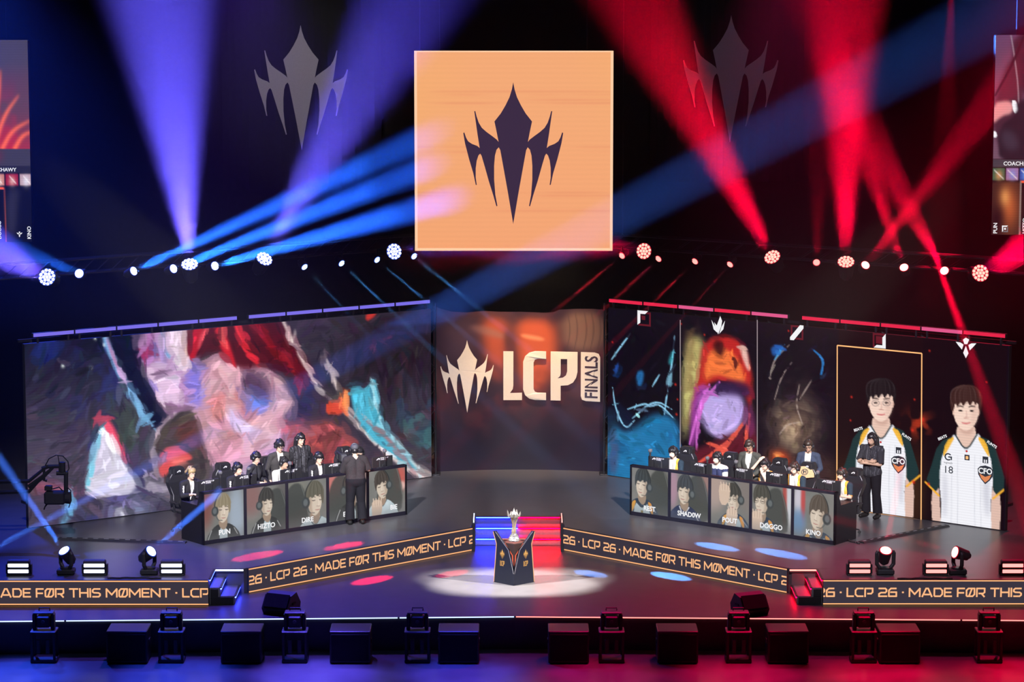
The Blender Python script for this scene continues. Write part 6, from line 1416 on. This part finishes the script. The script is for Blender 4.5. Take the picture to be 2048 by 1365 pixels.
M_trs = C_('black_trousers', (.009, .009, .012)); M_shoe = C_('black_shoes', (.010, .010, .010), r=.4); M_dgr = C_('dark_green_sleeve', (.020, .034, .048)); M_yel = C_('yellow_panel', (.70, .34, .05)); M_jw = C_('jersey_white', (.68, .66, .60)); M_nvy = C_('navy_jacket', (.030, .036, .085)); M_ts = C_('brown_black_tshirt', (.030, .026, .028)); M_str = C_('pale_pinstripe', (.075, .075, .085)); M_pole = C_('dark_polo', (.030, .030, .036))
arms = lambda c, t1: (c['L']('upperR', 'upperL') | (c['L']('foreR', 'foreL') & (c['t'] < t1)))
front = lambda c: c['no'][:, 1] < -.25
def o_trousers(mat=M_trs, off=.012, baggy=0.):
    return [('trousers', [mat], lambda c: (c['L']('torso') & (c['Z'] < c['J']['hip'].z+.06)) | c['L']('thighR', 'thighL') | (c['L']('shinR', 'shinL') & (c['t'] < .97)), lambda c: off+baggy*np.where(c['L']('shinR', 'shinL'), .4+c['t'], .4), None),
            ('shoes', [M_shoe], lambda c: c['L']('footR', 'footL') | (c['L']('shinR', 'shinL') & (c['t'] > .99)), .010, None)]
def o_jacket(mat=M_jack, inner=M_wt, stripe=M_lst, open_w=.045):
    vop = lambda c: (np.abs(c['X']) < open_w*np.clip((c['Z']-c['J']['waist'].z)/.2, .3, 1.)) & front(c)
    def idx(c): return np.where(arms(c, 1) & (np.abs(c['no'][:, 2]) < .55) & (c['t'] > .2) & (c['t'] < .8) & (np.abs(c['no'][:, 0]) < .22) & front(c), 1, 0)
    return [('shirt', [inner], lambda c: c['L']('torso') & (c['Z'] > c['J']['hip'].z-.04) & (c['Z'] < c['J']['neck'].z+.0), .007, None),
            ('jacket', [mat, stripe], lambda c: (c['L']('torso') & (c['Z'] > c['J']['hip'].z-.06) & ~vop(c)) | arms(c, .92), .015, idx if stripe else None)]+o_trousers()
def o_tee(mat, t1=-1, name='tshirt', long_=False, stripes=None, off=.016):
    def idx(c): return (np.abs(((c['X']*28) % 1)-.5) < .09).astype(int)*c['L']('torso')
    sel = lambda c: (c['L']('torso') & (c['Z'] > c['J']['hip'].z-.09)) | (arms(c, .92) if long_ else (c['L']('upperR', 'upperL') & (c['t'] < .98)))
    return [(name, [mat]+([stripes] if stripes else []), sel, off, idx if stripes else None)]
def o_jersey():
    def idx(c):
        s = np.where(arms(c, 1), 1, 0); ax = np.abs(c['X']); s = np.where(c['L']('torso') & (ax > .10) & (ax < .165) & (c['Z'] > c['J']['chest'].z-.06), 2, s); s = np.where(c['L']('torso') & (ax > .165), 1, s)
        return np.where(arms(c, 1) & (c['t'] > .90), 2, s)
    return [('jersey', [M_jw, M_dgr, M_yel], lambda c: (c['L']('torso') & (c['Z'] > c['J']['hip'].z-.08)) | (c['L']('upperR', 'upperL') & (c['t'] < .98)), .015, idx)]+o_trousers()
def o_navy():
    def idx(c): return np.where(arms(c, 1) & (c['t'] > .35), 1, np.where(c['L']('torso') & (c['Z'] > c['J']['neck'].z-.05), 1, 0))
    return [('jacket', [M_nvy, M_wt], lambda c: (c['L']('torso') & (c['Z'] > c['J']['hip'].z-.08)) | arms(c, .92), .018, idx)]+o_trousers()
# ---- seated players
def seat(D, px, py, side, i, J, label, chair_label, skin, hair, outfit, yaw=0., pitch=12., dpsi=0., **k):
    hz_ = J['head'].z; u, b = D.ub(px, py, hz_); b = min(max(b, 1.06), 1.25); u = D.ub(px, py, hz_)[0]
    # keep the head where it is seen: slide along its line of sight to depth b
    A_ = Vector((0, 0, H)); rr = ray(px, py); t = ((D.A-D.n*b-A_).dot(D.n))/rr.dot(D.n); p = A_+rr*t; u = (p-D.A).dot(D.U)
    rz = D.phi+R_(dpsi); off = Matrix.Rotation(rz, 3, 'Z')@V(J['head'].x, J['head'].y, 0)
    base = D.at(u, b, 0)-off; base.z = 0
    person(label, base, rz, J, skin, hair, outfit, yaw, pitch, group='seated players', **k)
    cpos = base+Matrix.Rotation(rz, 3, 'Z')@V(0, .06, 0); place_chair(cpos, rz, chair_label)
    return base
def Jt(lean=.06, **k): J = rig(True, lean); J.update(k); return J
seat(DL, 382, 944, 0, 0, Jt(.08), 'seated player with blond hair and black jacket at the left desk', 'black gaming chair of the blond player at the left end of the left desk', SK['a'], ('fringe', M_hair['blond']), o_jacket(), yaw=10)
seat(DL, 476, 943, 0, 1, Jt(.10), 'seated player in black jacket lit blue, second from the left at the left desk', 'black gaming chair second from the left at the left desk', SK['a'], ('fringe', M_hair['black']), o_jacket(), yaw=18, pitch=8)
seat(DL, 568, 942, 0, 2, Jt(.14), 'seated player in white T-shirt leaning forward in the middle of the left desk', 'black gaming chair in the middle of the left desk', SK['b'], ('short', M_hair['black']), o_tee(M_wt)+o_trousers(), yaw=22, fat=1.12)
seat(DL, 638, 920, 0, 3, Jt(.04), 'seated player in black jacket, second from the right at the left desk', 'black gaming chair second from the right at the left desk', SK['a'], ('fringe', M_hair['black']), o_jacket(), yaw=0, pitch=14)
seat(DL, 719, 911, 0, 4, Jt(.10), 'seated player in white T-shirt half hidden behind the camera operator', 'black gaming chair at the right end of the left desk', SK['b'], ('short', M_hair['black']), o_tee(M_wt)+o_trousers(), yaw=-20)
seat(DR, 1346, 914, 1, 0, Jt(.06), 'seated player in white and green jersey, leftmost at the right desk', 'black gaming chair with white mark, leftmost at the right desk', SK['c'], ('fringe', M_hair['black']), o_jersey(), yaw=-14)
seat(DR, 1434, 921, 1, 1, Jt(.06), 'seated player in navy jacket with pale sleeves, second from the left at the right desk', 'black gaming chair second from the left at the right desk', SK['c'], ('short', M_hair['black']), o_navy(), yaw=-16)
J = Jt(.10); J['elR'] = J['shR']+V(-.10, -.24, .02); J['wrR'] = J['head']+V(-.07, -.12, .10); J['hdR'] = V(.5, .45, .65); J['huR'] = V(-.3, -.8, .3)
J['elL'] = J['shL']+V(.05, -.22, -.20); J['wrL'] = J['head']+V(.03, -.16, -.16); J['hdL'] = V(-.3, .1, .9); J['huL'] = V(0, -1, 0)
seat(DR, 1530, 935, 1, 2, J, 'seated player with glasses and a hand on the forehead', 'black gaming chair in the middle of the right desk', SK['c'], ('short', M_hair['black']), o_jersey(), yaw=-10, pitch=20, glasses=True)
seat(DR, 1589, 944, 1, 3, Jt(.08), 'seated player with glasses and jersey, second from the right at the right desk', 'black gaming chair second from the right at the right desk', SK['c'], ('short', M_hair['brown']), o_jersey(), yaw=-14, glasses=True)
seat(DR, 1683, 957, 1, 4, Jt(.06), 'seated player in white jersey at the outer end of the right desk', 'black gaming chair at the outer end of the right desk', SK['a'], ('fringe', M_hair['brown']), o_jersey(), yaw=-22, pitch=14)
# ---- people standing behind the desks
def stand(px, py, J, label, skin, hair, outfit, face, Yd=None, feet=None, **k):
    """head centre seen at px, py; face is the heading in degrees (0 looks at the audience, + to the right)"""
    rz = R_(face); off = Matrix.Rotation(rz, 3, 'Z')@V(J['head'].x, J['head'].y, 0); s = k.get('scale', 1.)
    p = atz(px, py, J['head'].z*s); base = p-off*s; base.z = 0
    return person(label, base, rz, J, skin, hair, outfit, group=None, **k), base
def Js(lean=.02, **kw): J = rig(False, lean); J.update(kw); return J
J = Js(.08); J['elR'] = V(-.25, -.06, 1.12); J['wrR'] = V(-.10, -.30, 1.10); J['elL'] = V(.25, -.06, 1.12); J['wrL'] = V(.08, -.32, 1.12); J['hdR'] = V(.7, -.6, .1); J['hdL'] = V(-.6, -.7, .1)
p1, b1 = stand(512, 917, J, 'man in black shirt with swept hair looking down at a phone', SK['a'], ('swept', M_hair['black']), o_tee(M_pole, long_=True, name='shirt')+o_trousers(), 62, glasses=True, pitch=22, scale=.96)
def at_person(base, rz, v, s=1.): return base+Matrix.Rotation(rz, 3, 'Z')@(Vector(v)*s)
q = at_person(b1, R_(62), (-.0, -.40, 1.155), .96); ph = empty('phone', q, R_(62)); tag(ph, 'dark phone held by the man with swept hair behind the left desk', 'phone'); Mx = Matrix.Rotation(R_(-50), 4, 'X')
MB().cbox((-.045, -.006, -.08), (.045, .006, .08), .004, Mx).build('case', M_black, ph); MB().cbox((-.040, .0062, -.072), (.040, .0075, .072), .0004, Mx).build('screen', em('phone_screen', (.25, .25, .30), .6), ph)
J = Js(.06); J['wrR'] = V(-.22, -.10, .88); J['wrL'] = V(.22, -.10, .88)
stand(559, 893, J, 'man standing in charcoal suit, white shirt, glasses and headset beside the long haired woman', SK['a'], ('fringe', M_hair['black']), o_jacket(M_suit, M_wt, None, .055), 30, glasses=True, pitch=20, yaw=10)
J = Js(.01); J['elR'] = V(-.24, .05, 1.13); J['wrR'] = V(-.12, .16, .94); J['elL'] = V(.24, .05, 1.13); J['wrL'] = V(.10, .17, .94)
stand(601, 880, J, 'woman standing with long black hair and dark pinstriped top behind the left desk', SK['a'], ('long', M_hair['black']), o_tee(M_jack, long_=True, name='top', stripes=M_str)+o_trousers(), 32, pitch=12, yaw=8)
J = Js(.05); J['elR'] = V(-.25, -.05, 1.14); J['wrR'] = V(-.11, -.30, 1.08); J['elL'] = V(.26, -.02, 1.14); J['wrL'] = V(.15, -.26, 1.02)
J['hdR'] = V(.3, -.9, .1); J['hdL'] = V(-.3, -.9, .1)
p4, b4 = stand(1499, 893, J, 'man standing in grey green suit with curly hair behind the right desk', SK['b'], ('swept', M_hair['brown']), o_jacket(M_suitg, M_wt, None, .06), -28, pitch=26, glasses=True)
p5, b5 = stand(1617, 893, Js(.04, **{k: v for k, v in J.items() if k[:2] in ('el', 'wr', 'hd')}), 'man standing in navy suit with curly hair with a clipboard', SK['b'], ('swept', M_hair['brown']), o_jacket(M_suitn, M_wt, None, .06), -18, pitch=16, glasses=True)
def clipboard(base, rz, label, mat, mark):
    q = at_person(base, rz, (-.0, -.42, 1.12)); r = empty('clipboard', q, rz); tag(r, label, 'clipboard'); Mx = Matrix.Rotation(R_(-35 if mark else -70), 4, 'X')@Matrix.Rotation(R_(-8), 4, 'Y')
    MB().cbox((-.20, -.004, -.14), (.20, .004, .14), .003, Mx).build('board', mat, r); MB().cbox((-.05, .004, .11), (.05, .014, .145), .003, Mx).build('clip', M_grey, r)
    MB().cbox((-.18, .0042, -.13), (.18, .006, .10), .0005, Mx).build('paper', M_wt, r)
    if mark:
        f = lambda x, z: Mx@V(x, -.0055, z); ring = [(.075*math.cos(t), .075*math.sin(t)) for t in np.linspace(0, 6.283, 20)[:-1]]; hole = [(.058*math.cos(t), .058*math.sin(t)) for t in np.linspace(0, 6.283, 20)[:-1]]
        m = MB(); m.flat(ring, f, [hole]); m.flat([(-.035, -.04), (-.018, -.04), (-.005, 0), (.018, 0), (.018, -.04), (.035, -.04), (.035, .045), (.018, .045), (.018, .016), (-.0, .016), (-.01, .045), (-.035, .045)], f); m.build('mark', M_black, r)
clipboard(b5, R_(-18), 'tan clipboard with round black mark held by the man in navy suit', pm('tan_board', (.42, .28, .14), .6), True)
clipboard(b4, R_(-28), 'flat dark clipboard held by the man in grey green suit', M_black, False)
J = Js(.0); J['elR'] = V(-.25, -.10, 1.16); J['wrR'] = V(.06, -.20, 1.20); J['elL'] = V(.25, -.10, 1.14); J['wrL'] = V(-.06, -.22, 1.16); J['hdR'] = V(1, .1, .1); J['hdL'] = V(-1, .1, -.05); J['huR'] = V(0, -1, .1); J['huL'] = V(0, -1, .1)
stand(1744, 880, J, 'person standing with folded arms in black before the right LED wall', SK['b'], ('long', M_hair['black']), o_tee(M_pole, name='shirt', stripes=M_str, off=.035)+o_trousers(off=.02, baggy=.03), -38, pitch=8, yaw=-12, scale=1.05)
# ---- camera operator in front of the left desk, seen from behind
J = Js(.04, ); J['elR'] = V(-.30, -.05, 1.18); J['wrR'] = V(-.10, -.30, 1.30); J['elL'] = V(.26, -.14, 1.14); J['wrL'] = V(.14, -.34, 1.26); J['hdR'] = V(.3, -.9, .3); J['hdL'] = V(-.2, -.9, .3)
fb = atz(712, 1049, 0); rz = R_(195)
ca = person('camera operator in dark T-shirt and cap before the left desk', fb, rz, J, SK['a'], ('cap', pm('grey_cap', (.06, .06, .072), .7)), o_tee(M_ts, off=.035)+o_trousers(off=.022, baggy=.035), yaw=-8, pitch=6, headset=True, fat=1.12, scale=.98)
kc = aty(683, 912, fb.y+.42); kr = empty('video_camera', (kc.x, kc.y, kc.z-.12), rz); tag(kr, 'black video camera on the shoulder of the operator before the left desk', 'camera')
MB().cbox((-.08, -.18, .02), (.08, .22, .21), .02).build('body', M_black, kr); MB().cyl((0, -.18, .11), (0, -.40, .11), .055, .075, n=14).build('lens', M_blackm, kr)
MB().tube([(0, -.12, .21), (0, -.10, .28), (0, .08, .28), (0, .12, .21)], .014, 6).build('handle', M_black, kr); MB().cbox((-.17, -.06, .10), (-.08, .10, .17), .015).build('viewfinder', M_blackm, kr); MB().cbox((-.06, .22, .04), (.06, .30, .19), .01).build('battery', M_grey, kr)
MB().cbox((-.05, -.16, -.06), (.05, .10, .02), .012).build('shoulder_pad', M_rub, kr); MB().cbox((.08, -.10, .05), (.12, .06, .16), .01).build('side_grip', M_rub, kr)
